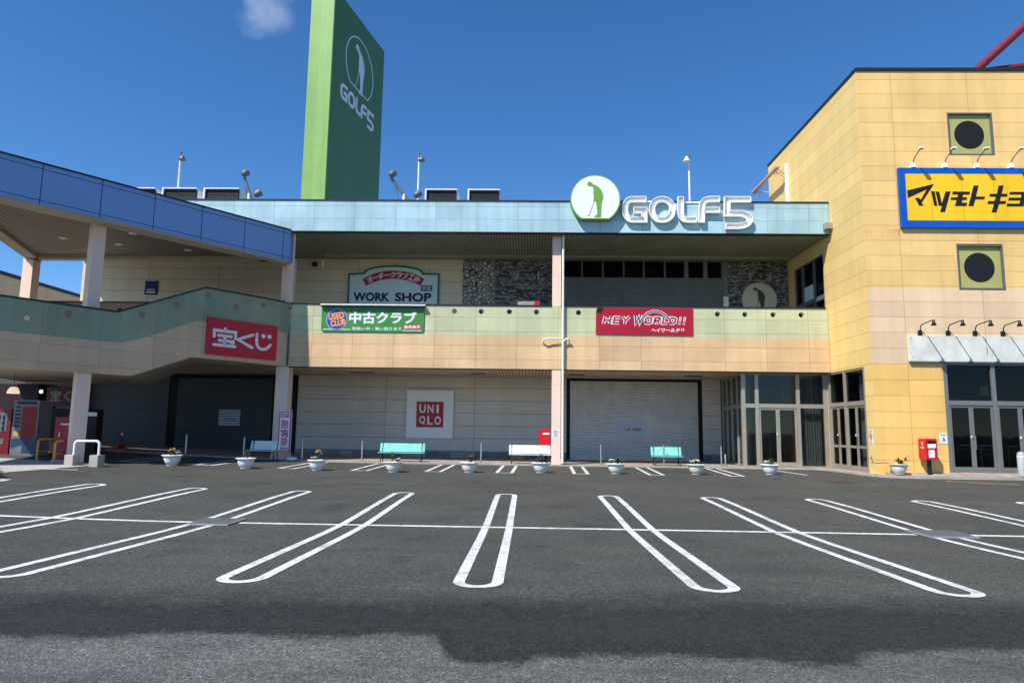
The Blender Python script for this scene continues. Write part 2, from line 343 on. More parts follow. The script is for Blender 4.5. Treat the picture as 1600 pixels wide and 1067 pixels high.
m_lowdark = M_panel('shaded_wall_cladding', [(0, srgb(72, 76, 82))], (1, 0, 0), 4.52, -2.74, .632, .37, .024, .4, .07, .5)  # grey cladding darkened in colour to stand in for deep recess shade
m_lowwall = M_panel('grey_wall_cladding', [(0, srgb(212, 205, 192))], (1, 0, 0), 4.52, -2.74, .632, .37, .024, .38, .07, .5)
m_upwall = M_panel('cream_wall_cladding', [(0, srgb(222, 206, 174))], (1, 0, 0), 3.58, -8.68, .6, 7.02, .024, .5, .07)
m_yfront = M_panel('yellow_front_cladding', [(0, YEL2), (4.13, PNK), (7.05, YEL)], (1, 0, 0), 2.96, 14.2, .595, .555, .022, .62, .11, streak=.6, stain=(9.34, .55, srgb(214, 150, 88), 14.25))
m_yside = M_panel('yellow_side_cladding', [(0, srgb(242, 207, 132))], (0, 1, 0), 5.9, 25.55, .595, .555, .022, .62, .09, streak=.5)
m_pink = M_panel('pale_pink_render', [(0, srgb(240, 207, 186))], (1, 0, 0), 90, -40, 2.4, 1.0, .015, .8, .06, .6)
m_canopy = M_panel('blue_canopy_cladding', [(0, srgb(128, 162, 210))], (.607, .795, 0), 1.8, 15.4+.55, 20, -5, .035, .2, .05, .35)
m_coping = M_plain('dark_coping_metal', srgb(46, 46, 50), .45, .3)
m_soff = M_soffit('slatted_soffit', srgb(152, 154, 126), gap=.042, dark=.22); m_soff2 = M_soffit('slatted_soffit_lower', srgb(216, 198, 166), pitch=.155, gap=.045, dark=.25)
m_soffw = M_soffit('wing_soffit', srgb(116, 110, 100), (.607, .795, 0), .15)
m_beam = M_plain('beige_beam', srgb(172, 160, 144), .7, sc=.8); m_roof = M_plain('grey_roofing', srgb(130, 130, 128), .9, sc=.6)
m_shut = M_plain('grey_shutter_steel', srgb(222, 224, 226), .42, 0, .08, 1.2, .7); m_shut2 = M_plain('dark_grey_shutter_steel', srgb(112, 118, 118), .5, 0, .08, 1.2)
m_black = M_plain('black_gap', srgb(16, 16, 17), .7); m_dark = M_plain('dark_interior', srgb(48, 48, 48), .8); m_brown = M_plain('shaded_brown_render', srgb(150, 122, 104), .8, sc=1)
m_alu = M_plain('brushed_aluminium', srgb(170, 162, 146), .42, .35, .08, 3); m_steel = M_plain('stainless_steel', srgb(190, 190, 188), .3, .85); m_glass = M_glass(); m_glassd = M_glass('dark_glass', (.35, .38, .4), .8)
def M_shutter(name, col, z0, pitch):
    t = NT(name); f = t.math('FRACT', t.math('DIVIDE', t.math('SUBTRACT', t.dot((0, 0, 1)), z0), pitch)); n = t.noise((1.4, 1.4, 1.4), 5, .6); v = t.noise((3, 3, .3), 4)
    c = t.scale(col, t.math('MULTIPLY', t.ramp(n, .3, .7, .84, 1.06), t.ramp(v, .35, .7, 1.02, .93))); c = t.scale(c, t.ramp(f, 0, .3, .42, 1)); return t.done(c, .45, 0, .6)  # slat joints darkened in colour for groove shading and dirt
m_shut = M_shutter('grey_shutter_steel', srgb(222, 220, 212), .02, 3.96/34); m_shut2 = M_shutter('dark_shutter_steel', srgb(112, 118, 116), 5.6, 3.45/34); m_shut3 = M_shutter('shaded_shutter_steel', srgb(70, 76, 82), .02, 3.88/33)  # the left shutter's darkest copy has the deck's shade in its colour
m_white = M_plain('white_paint', srgb(232, 232, 230), .4); m_offw = M_plain('off_white_plastic', srgb(236, 234, 224), .45, sc=9); m_red = M_plain('red_enamel', srgb(196, 22, 34), .3); m_signred = M_plain('crimson_sign_face', srgb(170, 18, 44), .4, sc=1.5, var=.06)
m_pebble, m_ledge = M_pebble(), M_ledge(); m_plinth = M_tiles('stone_plinth', [srgb(104, 108, 110), srgb(160, 162, 160)], .62, .35, .02); m_pave = M_paving(); m_conc = M_concrete('concrete', srgb(176, 172, 162)); m_kerb = M_concrete('kerb_stone', srgb(170, 163, 152))
m_mint = M_plain('mint_slats', srgb(140, 214, 196), .5); m_cream = M_plain('cream_slats', srgb(240, 238, 226), .5); m_iron = M_plain('black_iron', srgb(28, 28, 30), .5, .2)
m_green = M_plain('board_green', srgb(66, 136, 66), .4, sc=2); m_dgreen = M_plain('frame_green', srgb(14, 110, 72), .4); m_navy = M_plain('navy_lettering', srgb(22, 36, 52), .5); m_pale = M_plain('pale_sign_face', srgb(206, 222, 222), .45, sc=1.5, var=.06)
m_sblue = M_plain('sign_blue', srgb(16, 84, 178), .4, sc=1.2, var=.16); m_syel = M_panel('sign_yellow', [(0, srgb(253, 198, 28))], (1, 0, 0), 1.19, 15.42, 40, 0, .014, .35, .07, .4, streak=1.2); m_blk = M_plain('black_lettering', srgb(24, 24, 25), .5)
m_tower1 = M_panel('tower_green', [(0, srgb(138, 177, 96))], (1, 0, 0), .49, 0, 50, 0, .012, .85, .12, .35); m_tower2 = M_panel('tower_shaded_green', [(0, srgb(74, 114, 54))], (0, 1, 0), 40, 0, 50, 0, .0, .8, .05, .4)  # logo face: tower green darkened in colour for its unlit side
m_golf = M_plain('golfer_green', srgb(112, 160, 66), .45); m_disc = M_plain('white_acrylic', srgb(232, 236, 240), .3, var=.03); m_chan = M_plain('galvanised_channel', srgb(250, 249, 243), .5, 0, .04); m_neon = M_plain('unlit_neon_tube', srgb(245, 246, 248), .2); m_grey = M_plain('mid_grey_metal', srgb(110, 112, 112), .5, .3); m_lav = M_plain('pale_lavender_letters', srgb(226, 224, 240), .4)
m_orange = M_plain('orange_lettering', srgb(250, 160, 40), .5); m_discblue = M_plain('blue_disc', srgb(40, 76, 170), .4); m_olive = M_plain('olive_panel', srgb(172, 168, 98), .45, var=.05, sc=1); m_soil = M_plain('soil', srgb(60, 46, 36), .95, sc=30); m_leaf = M_plain('leaves', srgb(74, 104, 44), .6, var=.4, sc=20)
m_yellowrail = M_plain('yellow_rail_paint', srgb(214, 160, 52), .45); m_frost = M_plain('white_steel_panel', srgb(218, 217, 205), .45, var=.22, sc=1.6); m_maroon = M_plain('dark_red_tube', srgb(118, 22, 40), .5)
m_frame = M_plain('grey_anodised_frame', srgb(128, 127, 122), .42, .3, .08, 3); m_glassb = M_glass('shop_glass', (.5, .52, .52), .3)
m_curt = M_plain('white_curtain', srgb(206, 208, 220), .8); m_gcurt = M_plain('grey_blind', srgb(176, 178, 174), .8)

# ------------------------------------------------------------------ ground
xs = [-500, -120, -50, -30]+[-24+.8*i for i in range(24)]+[-4, 0, 5, 12, 30, 60, 150, 500]
ys = [-500, -150, -60, -20, -6, 0, 2, 4, 5.5, 7.3, 9, 11.2, 11.9, 12.42, 12.9, 13.6, 16, 18, 20, 22, 23.6, 26, 28.3, 32, 40, 60, 150, 600]
g = MB(); nx = len(xs); g.add([(x, y, gz(x, y)) for y in ys for x in xs], [(j*nx+i, j*nx+i+1, (j+1)*nx+i+1, (j+1)*nx+i) for j in range(len(ys)-1) for i in range(nx-1)], True)
structure('ground', g, m_asph)
def strip(mb, path, hw, lift=.006, closed=False, step=.25):
    P = []
    q = path+[path[0]] if closed else path
    for a, b in zip(q, q[1:]):
        n = max(1, int(math.dist(a, b)/step)); P += [(a[0]+(b[0]-a[0])*i/n, a[1]+(b[1]-a[1])*i/n) for i in range(n)]
    if not closed: P.append(q[-1])
    A, B = offset(P, hw, closed), offset(P, -hw, closed); n = len(P)
    mb.add([(p[0], p[1], gz(*p)+lift) for i in range(n) for p in (A[i], B[i])], [(2*i, 2*i+1, 2*((i+1) % n)+1, 2*((i+1) % n)) for i in range(n if closed else n-1)])
mk = MB()
def stadium(cx, y0, y1, a, b=.24):
    t = [math.pi*k/10 for k in range(11)]
    return [(cx-a*math.cos(k), y0+b-b*math.sin(k)) for k in t]+[(cx+a*math.cos(k), y1-b+b*math.sin(k)) for k in t]
for cx in (-16.3, -13.7, -11.1, -8.45, -5.76, -3.13, -.53, 2.03, 4.6, 7.2, 9.82, 12.4, 15.0): strip(mk, stadium(cx, 7.43, 17.6, .212), .064, closed=True)
for cx, dx in ((-14.6, .3), (-11.8, .28), (-8.75, .27), (-6.1, .27), (-3.42, .26), (-.84, .27), (1.92, .24), (4.62, .24), (7.5, .22)):
    strip(mk, [(cx-dx+.1, 28.6), (cx-dx, 24.7), (cx+dx, 24.7), (cx+dx+.1, 28.6)], .062)
strip(mk, [(10.0, 28.2), (10.35, 25.7)], .07)
for a, b in ((-30, -6.05), (-5.2, 6.85), (7.75, 40)): strip(mk, [(a, 12.42), (b, 12.42)], .075)
strip(mk, [(-17.5, 20.0), (-13.8, 20.75)], .07, .02); strip(mk, [(-13.55, 17.7), (-13.5, 16.6), (-18, 16.3)], .06)
structure('parking_markings', mk, m_white_line)
yl = MB(); strip(yl, [(14.3, 23.9), (16.2, 23.1)], .08); strip(yl, [(14.7, 23.3), (16.0, 22.7)], .05); structure('faded_yellow_marking', yl, m_yel_line)
# walkway, kerb, pavement at the right, concrete apron at the left
wk = MB(); X = [-26, -22, -19, -16, -14, -12, -10, -8, 0, 11.9]
for a, b in zip(X, X[1:]): wk.slab([(a, 29.0), (b, 29.0), (b, 40), (a, 40)], -.3, [gz(a, 29)+.05, gz(b, 29)+.05, gz(b, 29)+.05, gz(a, 29)+.05])
structure('walkway', wk, m_pave)
kb = MB()
for a, b in zip(X[3:], X[4:]): kb.slab([(a, 28.85), (b, 28.85), (b, 29.0), (a, 29.0)], -.3, [gz(a, 29)+.045]*0 or [gz(a, 29)+.054, gz(b, 29)+.054, gz(b, 29)+.054, gz(a, 29)+.054])
pv = [(11.9, 29.0), (12.2, 28.5), (12.42, 27.4), (12.5, 26.4), (12.66, 25.6), (13.1, 25.0), (14, 24.86), (30, 24.8)]
inn = [(12.1, 29.0), (12.38, 28.5), (12.58, 27.4), (12.66, 26.45), (12.82, 25.72), (13.15, 25.14), (14, 25.0), (30, 24.94)]
for i in range(len(pv)-1): kb.slab([pv[i], pv[i+1], inn[i+1], inn[i]], -.3, .054)
structure('kerb', kb, m_kerb)
pm = MB(); pm.slab(inn[:6]+[(13.15, 30), (11.9, 34), (11.9, 29.0)], -.3, .058)
pm.slab(inn[5:]+[(30, 25.62), (13.15, 25.62)], -.3, [.058, .058, .058, .15, .15]); structure('pavement', pm, m_pave)
ap = MB(); rows = [16.6, 18, 19.2, 20.5, 21.8, 23.3]
def apx(y): return -14.87+(y-19)*.12 if y < 23 else -14.39-(y-23)*.12
cols_ = [0, .1, .25, .5, 1]
ap.add([(apx(y)+(-26-apx(y))*c, y, gz(apx(y)+(-26-apx(y))*c, y)+.012) for y in rows for c in cols_], [(j*5+i, j*5+i+1, (j+1)*5+i+1, (j+1)*5+i) for j in range(len(rows)-1) for i in range(4)], True)
structure('concrete_apron', ap, m_conc)

# ------------------------------------------------------------------ the two-storey mall
FP, FF, FU, FL = [Frame((0, y, 0), (1, 0, 0), (0, -1, 0)) for y in (29.05, 28.5, 33.35, 34.3)]
FYS = Frame((12.88, 0, 0), (0, -1, 0), (-1, 0, 0)); FYF = Frame((0, 25.6, 0), (1, 0, 0), (0, -1, 0))
mall = thing('mall_building', 'long two storey shopping building with aqua fascia above green and orange parapet', 'building', (0, 31, 0))
def part(name, mb, mat, parent, label=None): return build(name, mb, mat, parent, label)
def holed(mb, F, u0, u1, v0, v1, w0, w1, holes, c=.17, n=16):
    """wall with real round holes through it"""
    us = [u0]
    for u, v, r in holes: us += [u-c, u+c]
    us.append(u1)
    for i in range(0, len(us), 2): F.box(mb, us[i], us[i+1], v0, v1, w0, w1)
    for u, v, r in holes:
        F.box(mb, u-c, u+c, v0, v-c, w0, w1); F.box(mb, u-c, u+c, v+c, v1, w0, w1)
        sq = []; ci = []
        for k in range(n):
            a = 2*math.pi*(k+.5)/n; x, y = math.cos(a), math.sin(a); m = max(abs(x), abs(y)); sq.append((u+x/m*c, v+y/m*c)); ci.append((u+x*r, v+y*r))
        for k in range(n):
            j = (k+1) % n
            for w in (w0, w1): mb.quad(F(*sq[k], w), F(*sq[j], w), F(*ci[j], w), F(*ci[k], w))
            mb.quad(F(*ci[k], w0), F(*ci[j], w0), F(*ci[j], w1), F(*ci[k], w1))
        for sx in (-1, 1):
            for sy in (-1, 1):
                p = [q for q in sq if q[0]*0+((q[0]-u)*sx > .08 and (q[1]-v)*sy > .08)]
                q = sorted(p, key=lambda t: math.atan2(t[1]-v, t[0]-u))
                if len(q) == 2:
                    for w in (w0, w1): mb.quad(F(*q[0], w), F(u+sx*c, v+sy*c, w), F(*q[1], w))
HOLES = [(-3.27, 6.585, .115), (-2.1, 6.585, .115), (-.87, 6.585, .115), (.31, 6.585, .115), (2.14, 6.575, .115), (8.14, 6.56, .115), (9.32, 6.56, .115), (10.53, 6.56, .115), (11.73, 6.56, .115)]
b = MB(); holed(b, FP, -10.45, 12.86, 4.09, 6.83, -.22, 0, HOLES); FP.box(b, .98, 1.38, 4.09, 6.84, 0, .012); part('parapet', b, m_parapet, mall)
b = MB(); FP.box(b, -10.5, .99, 6.83, 6.885, -.26, .035); FP.box(b, 1.37, 12.78, 6.83, 6.885, -.26, .035); part('parapet_coping', b, m_coping, mall)
b = MB(); FP.box(b, -10.45, 12.86, 4.05, 4.09, -.22, -.003); part('parapet_drip_edge', b, m_coping, mall)
b = MB(); FF.box(b, -23, 12.86, 10.0, 11.36, -.3, 0); part('fascia', b, m_fascia, mall)
b = MB(); FF.box(b, -23, 12.86, 11.36, 11.42, -.34, .03); FF.box(b, -23, 12.86, 9.965, 10.0, -.28, -.004); part('fascia_trim', b, m_coping, mall)
b = MB(); b.box(-23, 12.88, 28.8, 33.35, 9.98, 10.1); part('upper_soffit', b, m_soff, mall)
b = MB(); b.box(-10.4, 12.7, 32.4, 32.8, 9.93, 9.98); part('soffit_beam', b, M_plain('soffit_trim', srgb(160, 160, 134), .6), mall)
b = MB(); b.box(-26, 12.88, 29.27, 34.3, 4.1, 4.2); part('lower_soffit', b, m_soff2, mall)
for x0, x1 in ((-8.5, -7.4), (-2.75, -2.05), (1.93, 2.64), (7.32, 8.16)):
    b = MB(); b.box(x0, x1, 31.75, 32.05, 4.075, 4.1); v = part('soffit_vent', b, m_iron, mall)
b = MB(); b.box(-22.8, 12.88, 28.8, 60, 11.1, 11.25); part('roof', b, m_roof, mall)
b = MB(); b.box(-26, 12.88, 29.27, 34.3, 4.2, 5.55); part('upper_floor', b, m_conc, mall)
# walls
b = MB(); FU.box(b, -22.9, -3.37, 5.55, 10.05, -.3, 0); part('upper_wall', b, m_upwall, mall)
b = MB(); b.box(-22.9, -22.6, 33.65, 60, 0, 11.1); b.box(-22.6, 12.9, 59.7, 60, 0, 11.1); b.box(-30, -22.9, 36.5, 36.8, 0, 6.5); part('rear_wall', b, m_upwall, mall)
b = MB(); FU.box(b, -3.37, -1.76, 5.55, 10.05, -.3, .03); part('pebble_wall', b, m_pebble, mall, 'rounded pebble stone panel beside the cream wall')
b = MB(); FU.box(b, -1.76, 1.66, 5.55, 10.05, -.3, .015); part('ledge_stone_wall', b, m_ledge, mall, 'stacked ledge stone panel left of the column')
b = MB(); FU.box(b, 9.9, 12.88, 5.55, 10.05, -.3, .015); part('ledge_stone_wall', b, m_ledge, mall, 'stacked ledge stone panel round the golfer disc')
b = MB(); FU.box(b, 9.66, 9.9, 5.55, 8.2, -.2, .03); part('door_jamb', b, m_offw, mall); b = MB(); FU.box(b, 9.66, 9.9, 8.2, 10.05, -.2, .02); part('door_jamb', b, m_grey, mall)
def shutter(mb, F, u0, u1, v0, v1, w, pitch=.1, d=.03):
    n = int((v1-v0)/pitch); vs = []; fs = []
    for i in range(n):
        z = v0+(v1-v0)*i/n; h = (v1-v0)/n
        for q, e in ((0, 0), (.12, d), (.5, d*1.25), (.88, d)): vs += [F(u0, z+h*q, w+e), F(u1, z+h*q, w+e)]
    vs += [F(u0, v1, w), F(u1, v1, w)]
    for i in range(len(vs)//2-1): fs.append((2*i, 2*i+1, 2*i+3, 2*i+2))
    mb.add(vs, fs)
b = MB(); shutter(b, FU, 1.66, 9.66, 5.6, 9.05, -.08); part('roller_shutter', b, m_shut2, mall, 'dark horizontal slatted shutter on the upper floor')
b = MB(); FU.box(b, 1.66, 9.66, 9.05, 9.12, -.2, .0); FU.box(b, 1.66, 9.66, 9.97, 10.05, -.2, .0)
xs_ = [1.66, 2.6, 3.65, 4.7, 5.7, 6.75, 7.75, 8.7, 9.6]
for x in xs_: FU.box(b, x, x+(.06 if x < 7.5 else .2), 9.12, 9.97, -.2, -.005)
cf = part('clerestory_window', b, m_grey, mall)
b = MB(); FU.box(b, 1.66, 9.66, 9.12, 9.97, -.16, -.14); part('pane', b, m_glassd, cf)
b = MB(); b.box(1.66, 9.66, 34.0, 34.1, 8.9, 10.05); part('dark_room', b, m_black, mall)
# ground floor
b = MB(); FL.box(b, -26, -18.44, .37, 4.15, -.3, 0); part('lower_wall', b, m_lowdark, mall, 'clad wall darkened by shade left of the dark shutter')
b = MB(); FL.box(b, -11.78, 1.92, .37, 4.15, -.3, 0); FL.box(b, 8.75, 9.69, .37, 4.15, -.3, 0); part('lower_wall', b, m_lowwall, mall)
b = MB(); FL.box(b, -26, -18.44, 0, .37, -.3, .018); FL.box(b, -11.78, 1.92, 0, .37, -.3, .018); FL.box(b, 8.75, 9.69, 0, .37, -.3, .018); part('plinth', b, m_plinth, mall)
for a, c, z0, z1, w0, w1, nm in ((-18.44, -18.0, 0, 4.15, -.3, -.05, 'shutter_jamb'), (-13.14, -11.78, 0, 4.15, -.35, -.12, 'dark_recess'), (1.92, 2.11, 0, 4.15, -.35, -.1, 'shutter_jamb'), (8.53, 8.75, 0, 4.15, -.35, -.1, 'shutter_jamb'), (2.11, 8.53, 3.98, 4.15, -.3, -.02, 'shutter_head'), (-18, -13.14, 3.9, 4.15, -.3, -.02, 'shutter_head')):
    b = MB(); FL.box(b, a, c, z0, z1, w0, w1); part(nm, b, m_black, mall)
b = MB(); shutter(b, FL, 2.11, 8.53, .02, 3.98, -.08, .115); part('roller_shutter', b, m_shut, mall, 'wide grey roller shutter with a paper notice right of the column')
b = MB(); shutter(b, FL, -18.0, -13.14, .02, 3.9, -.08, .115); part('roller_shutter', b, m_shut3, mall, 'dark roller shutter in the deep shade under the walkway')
# column
b = MB(); FP.box(b, 1.0, 1.38, .05, 4.05, -.35, .012); FP.box(b, .985, 1.395, .05, .3, -.36, .03); part('column', b, m_pink, mall, 'pale pink column on the ground floor')
b = MB(); FP.box(b, 1.0, 1.38, 6.84, 9.965, -.35, .012); part('column', b, m_pink, mall, 'pale pink column on the upper floor')
b = MB(); px = 1.46
b.tube([FP(px, .1, .13), FP(px, 9.96, .13)], .05, 12)
for z in (.45, 1.3, 2.15, 3.05, 3.95, 4.9, 5.75, 7.1, 8.1): b.tube([FP(px, z-.02, .13), FP(px, z+.02, .13)], .062, 12); FP.box(b, px-.012, px+.012, z-.015, z+.015, 0, .13)
b.tube([FP(.62, 5.2, .02), FP(.62, 5.3, .12), FP(.66, 5.37, .2), FP(.8, 5.4, .2), FP(px, 5.4, .16)], .035, 8)
b.tube([FP(1.72, 5.2, .02), FP(1.74, 5.33, .12), FP(1.7, 5.4, .2), FP(1.6, 5.4, .18), FP(px+.03, 5.28, .14)], .035, 8)
part('drainpipe', b, m_cream, mall)

# ------------------------------------------------------------------ covered walkway wing at the left
wing = thing('covered_walkway', 'shaded raised walkway wing with blue canopy and stepped green parapet', 'walkway', (-15, 25, 0))
FW = Frame((-10.57, 29.05, 0), (.607, .795, 0), NW); FC = Frame((-10.49, 28.5, 0), (.607, .795, 0), NW)
top = [(0, 6.87), (-3.76, 6.9), (-6.9, 5.47), (-13.0, 5.52)]; bot = [(-13.0, 3.26), (-6.27, 3.24), (-4.12, 4.12), (0, 4.09)]
# outer face in two colours that follow the steps
go = [(0, 5.55), (-3.6, 5.58), (-4.1, 5.53), (-5.9, 4.68), (-6.7, 4.40), (-7.3, 4.38), (-13, 4.42)]
def wallpoly(mb, F, tp, bt, w0, w1):
    us = sorted({u for u, v in tp+bt}, reverse=True)
    def at(l, u):
        l = sorted(l)
        for (a, p), (c, q) in zip(l, l[1:]):
            if a <= u <= c: return p+(q-p)*(u-a)/(c-a)
    for a, c in zip(us, us[1:]): F.prism(mb, [(c, at(bt, c)), (a, at(bt, a)), (a, at(tp, a)), (c, at(tp, c))], w0, w1)
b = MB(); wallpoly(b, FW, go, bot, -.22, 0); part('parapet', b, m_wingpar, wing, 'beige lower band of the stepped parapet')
m_wg = M_panel('wing_green_cladding', [(0, GRN_SHADE)], (.607, .795, 0), 1.8, .3, 30, 4.1, .02, .75, .14)
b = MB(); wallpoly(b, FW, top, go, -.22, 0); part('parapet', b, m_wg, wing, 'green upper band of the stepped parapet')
b = MB(); wallpoly(b, FW, [(u, v+.06) for u, v in top], top, -.26, .035); part('parapet_coping', b, m_coping, wing)
for u, v in ((-9.61, 4.9), (-8.44, 5.19), (-6.07, 5.5), (-4.85, 6.07), (-3.66, 6.61), (-2.45, 6.32), (-1.22, 6.6), (-11, 5.1)):
    b = MB(); b.lathe([(.085, -.01), (.115, -.01), (.115, .012), (.098, .012), (.092, -.006)], FW(u, v, 0), 20, NW); h = part('porthole', b, m_brown, wing)
    b = MB(); b.lathe([(0, .004), (.092, .004)], FW(u, v, 0), 20, NW); part('porthole_view', b, m_brown if u != -9.61 else m_pink, h)  # flat discs paint the view through holes: brown shade, one pale sunlit
def wp(s, off=0.0): return (-10.57-.607*s+NW[0]*off, 29.05-.795*s+NW[1]*off)
b = MB()
b.slab([wp(0, -.2), wp(4.12, -.2), (-14.75, 29.4), (-10.7, 29.4)], 4.1, 4.3)
b.slab([wp(4.12, -.2), wp(6.27, -.2), (-16.75, 29.4), (-14.75, 29.4)], [4.13, 3.25, 3.15, 4.14], [4.4, 3.55, 3.45, 4.4])
b.slab([wp(6.27, -.2), wp(12.9, -.2), (-22, 29.4), (-16.75, 29.4)], 3.25, 3.5); part('deck', b, m_beam, wing)
b = MB()
FW.box(b, -7.97, -7.52, 0, 3.24, -.4, -.1)
part('pillar', b, m_pink, wing, 'broad pillar under the low deck')
b = MB(); b.box(-11.0, -10.44, 29.1, 29.66, 0, 4.09); b.box(-11.02, -10.42, 29.08, 29.68, 0, .35); part('pillar', b, m_pink, wing, 'pillar at the inner corner behind the pink banner')
b = MB(); FW.box(b, -7.8, -7.4, 5.4, 8.62, -.75, -.3); part('pillar', b, m_pink, wing, 'pillar in the middle of the canopy')
b = MB(); b.box(-10.98, -10.52, 29.1, 29.6, 6.7, 8.9); part('pillar', b, m_pink, wing, 'pillar at the inner end of the canopy')
b = MB(); FC.box(b, .18, .36, 6.88, 10.0, -.45, -.12); part('pillar', b, m_pink, wing, 'slim post beside the inner end of the canopy')
F3 = Frame((-21.6, 28.0, 0), (.607, .795, 0), NW); b = MB(); b.box(-22.0, -21.55, 28.15, 28.6, 3.4, 8.62); part('pillar', b, m_pink, wing, 'half sunlit pillar at the far corner')
cp = [(-10.49, 28.5), (-18.1, 18.53), (-22.0, 28.45)]
def inset(p, d):
    return offset(p, d, True)
b = MB(); FC.box(b, -12.53, .02, 8.64, 10.0, -.16, 0); FC.prism(b, [(.02, 8.64), (.25, 8.64), (.25, 10.0), (.02, 10.0)], -.5, -.12); part('canopy_fascia', b, m_canopy, wing)
b = MB(); FC.box(b, -12.58, .06, 10.0, 10.06, -.22, .03); FC.box(b, -12.53, .04, 9.83, 9.85, 0, .006); FC.box(b, -12.53, .04, 8.76, 8.78, 0, .006); part('canopy_trim', b, m_coping, wing)
FB = Frame((-22.0, 28.45, 0), Vector((3.9, -9.92, 0)).normalized(), Vector((-9.92, -3.9, 0)).normalized())
b = MB(); FC.box(b, -12.0, 0, 8.56, 8.64, -.75, -.02); FB.box(b, .0, 10.3, 8.56, 9.9, -.5, 0); b.box(-21.9, -11.35, 28.05, 28.45, 8.56, 9.9); part('canopy_beam', b, m_beam, wing)
b = MB(); b.slab([(-10.95, 28.4), (-21.75, 28.4), (-18.05, 18.95)], 8.7, 9.88); part('canopy_soffit', b, m_soffw, wing)
for x, y in ((-15.1, 24.6), (-16.6, 26.2), (-14.2, 27), (-18.3, 25.3)):
    b = MB(); b.lathe([(0, -.008), (.13, -.008), (.15, .0)], (x, y, 8.69), 16); part('downlight', b, m_white, wing)
b = MB(); b.box(-22.2, -14.9, 29.2, 29.4, 4.15, 6.85); part('rear_parapet', b, m_brown, wing)  # brown puts the canopy's shade into the orange parapet colour
b = MB(); b.box(-22.2, -14.9, 29.16, 29.44, 6.85, 6.91); part('rear_coping', b, m_coping, wing)
for x in (-19.3, -18.2, -17.0, -16.4): b = MB(); b.lathe([(0, .004), (.1, .004), (.12, .0)], (x, 29.2, 6.5), 16, (0, -1, 0)); part('porthole', b, m_black, wing)

# ------------------------------------------------------------------ the yellow drug store building at the right
yb = thing('store_building', 'tall yellow clad store building with two round black windows', 'building', (18, 30, 0))
b = MB()
def ybox(y0, y1, z0, z1): b.box(12.88, 13.15, y0, y1, z0, z1)
ybox(25.6, 26.2, 0, 15.8); ybox(26.2, 29.3, 4.07, 15.8); ybox(29.3, 29.5, 4.07, 5.6); ybox(29.3, 29.5, 9.35, 15.8); ybox(29.5, 32.5, 0, 5.6); ybox(29.5, 32.5, 9.35, 15.8); ybox(32.5, 35.5, 0, 15.8)
part('side_wall', b, m_yside, yb)
b = MB()
for x0, x1, z0, z1 in ((12.883, 15.5, -.1, 15.8), (15.5, 16.32, 4.2, 15.8), (18.06, 23, 4.2, 15.8), (23, 27, -.1, 15.8), (16.32, 18.06, 4.2, 6.98), (16.32, 18.06, 8.78, 12.33), (16.32, 18.06, 14.07, 15.8)): b.box(x0, x1, 25.597, 25.9, z0, z1)
part('front_wall', b, m_yfront, yb)
b = MB(); b.box(12.85, 13.2, 25.9, 35.55, 15.8, 15.93); b.box(12.85, 27, 25.55, 25.9, 15.8, 15.93); part('roof_coping', b, m_coping, yb)
b = MB(); b.box(13.2, 27, 25.9, 35.5, 15.5, 15.7); part('roof', b, m_roof, yb)
b = MB(); b.box(26.8, 27, 25.9, 35.5, 0, 15.5); b.box(13.15, 27, 35.2, 35.5, 0, 15.5); part('rear_wall', b, m_yside, yb)
b = MB(); b.box(13.2, 26.7, 26.0, 35, 4.25, 4.5); b.box(13.2, 26.7, 32, 32.2, .15, 4.25); b.box(15.2, 15.35, 26.6, 32, .15, 4.25); part('interior', b, m_dark, yb)
b = MB(); b.box(13.15, 26.7, 25.95, 35, .05, .155); part('interior_floor', b, m_plinth, yb)
b = MB(); FYF.box(b, 12.88, 15.48, -.05, .42, 0, .02); part('plinth', b, m_yfront, yb)
for zc in (13.2, 7.88):
    b = MB(); FYF.ring(b, 16.32, 18.06, zc-.87, zc+.87, .055, -.12, .012); f = part('round_window', b, m_grey, yb)
    b = MB(); FYF.box(b, 16.375, 18.005, zc-.815, zc+.815, -.14, -.09); part('panel', b, m_olive, f)
    b = MB(); FYF.disc(b, 17.19, zc, .575, -.09, -.082, 48); part('pane', b, m_black, f)
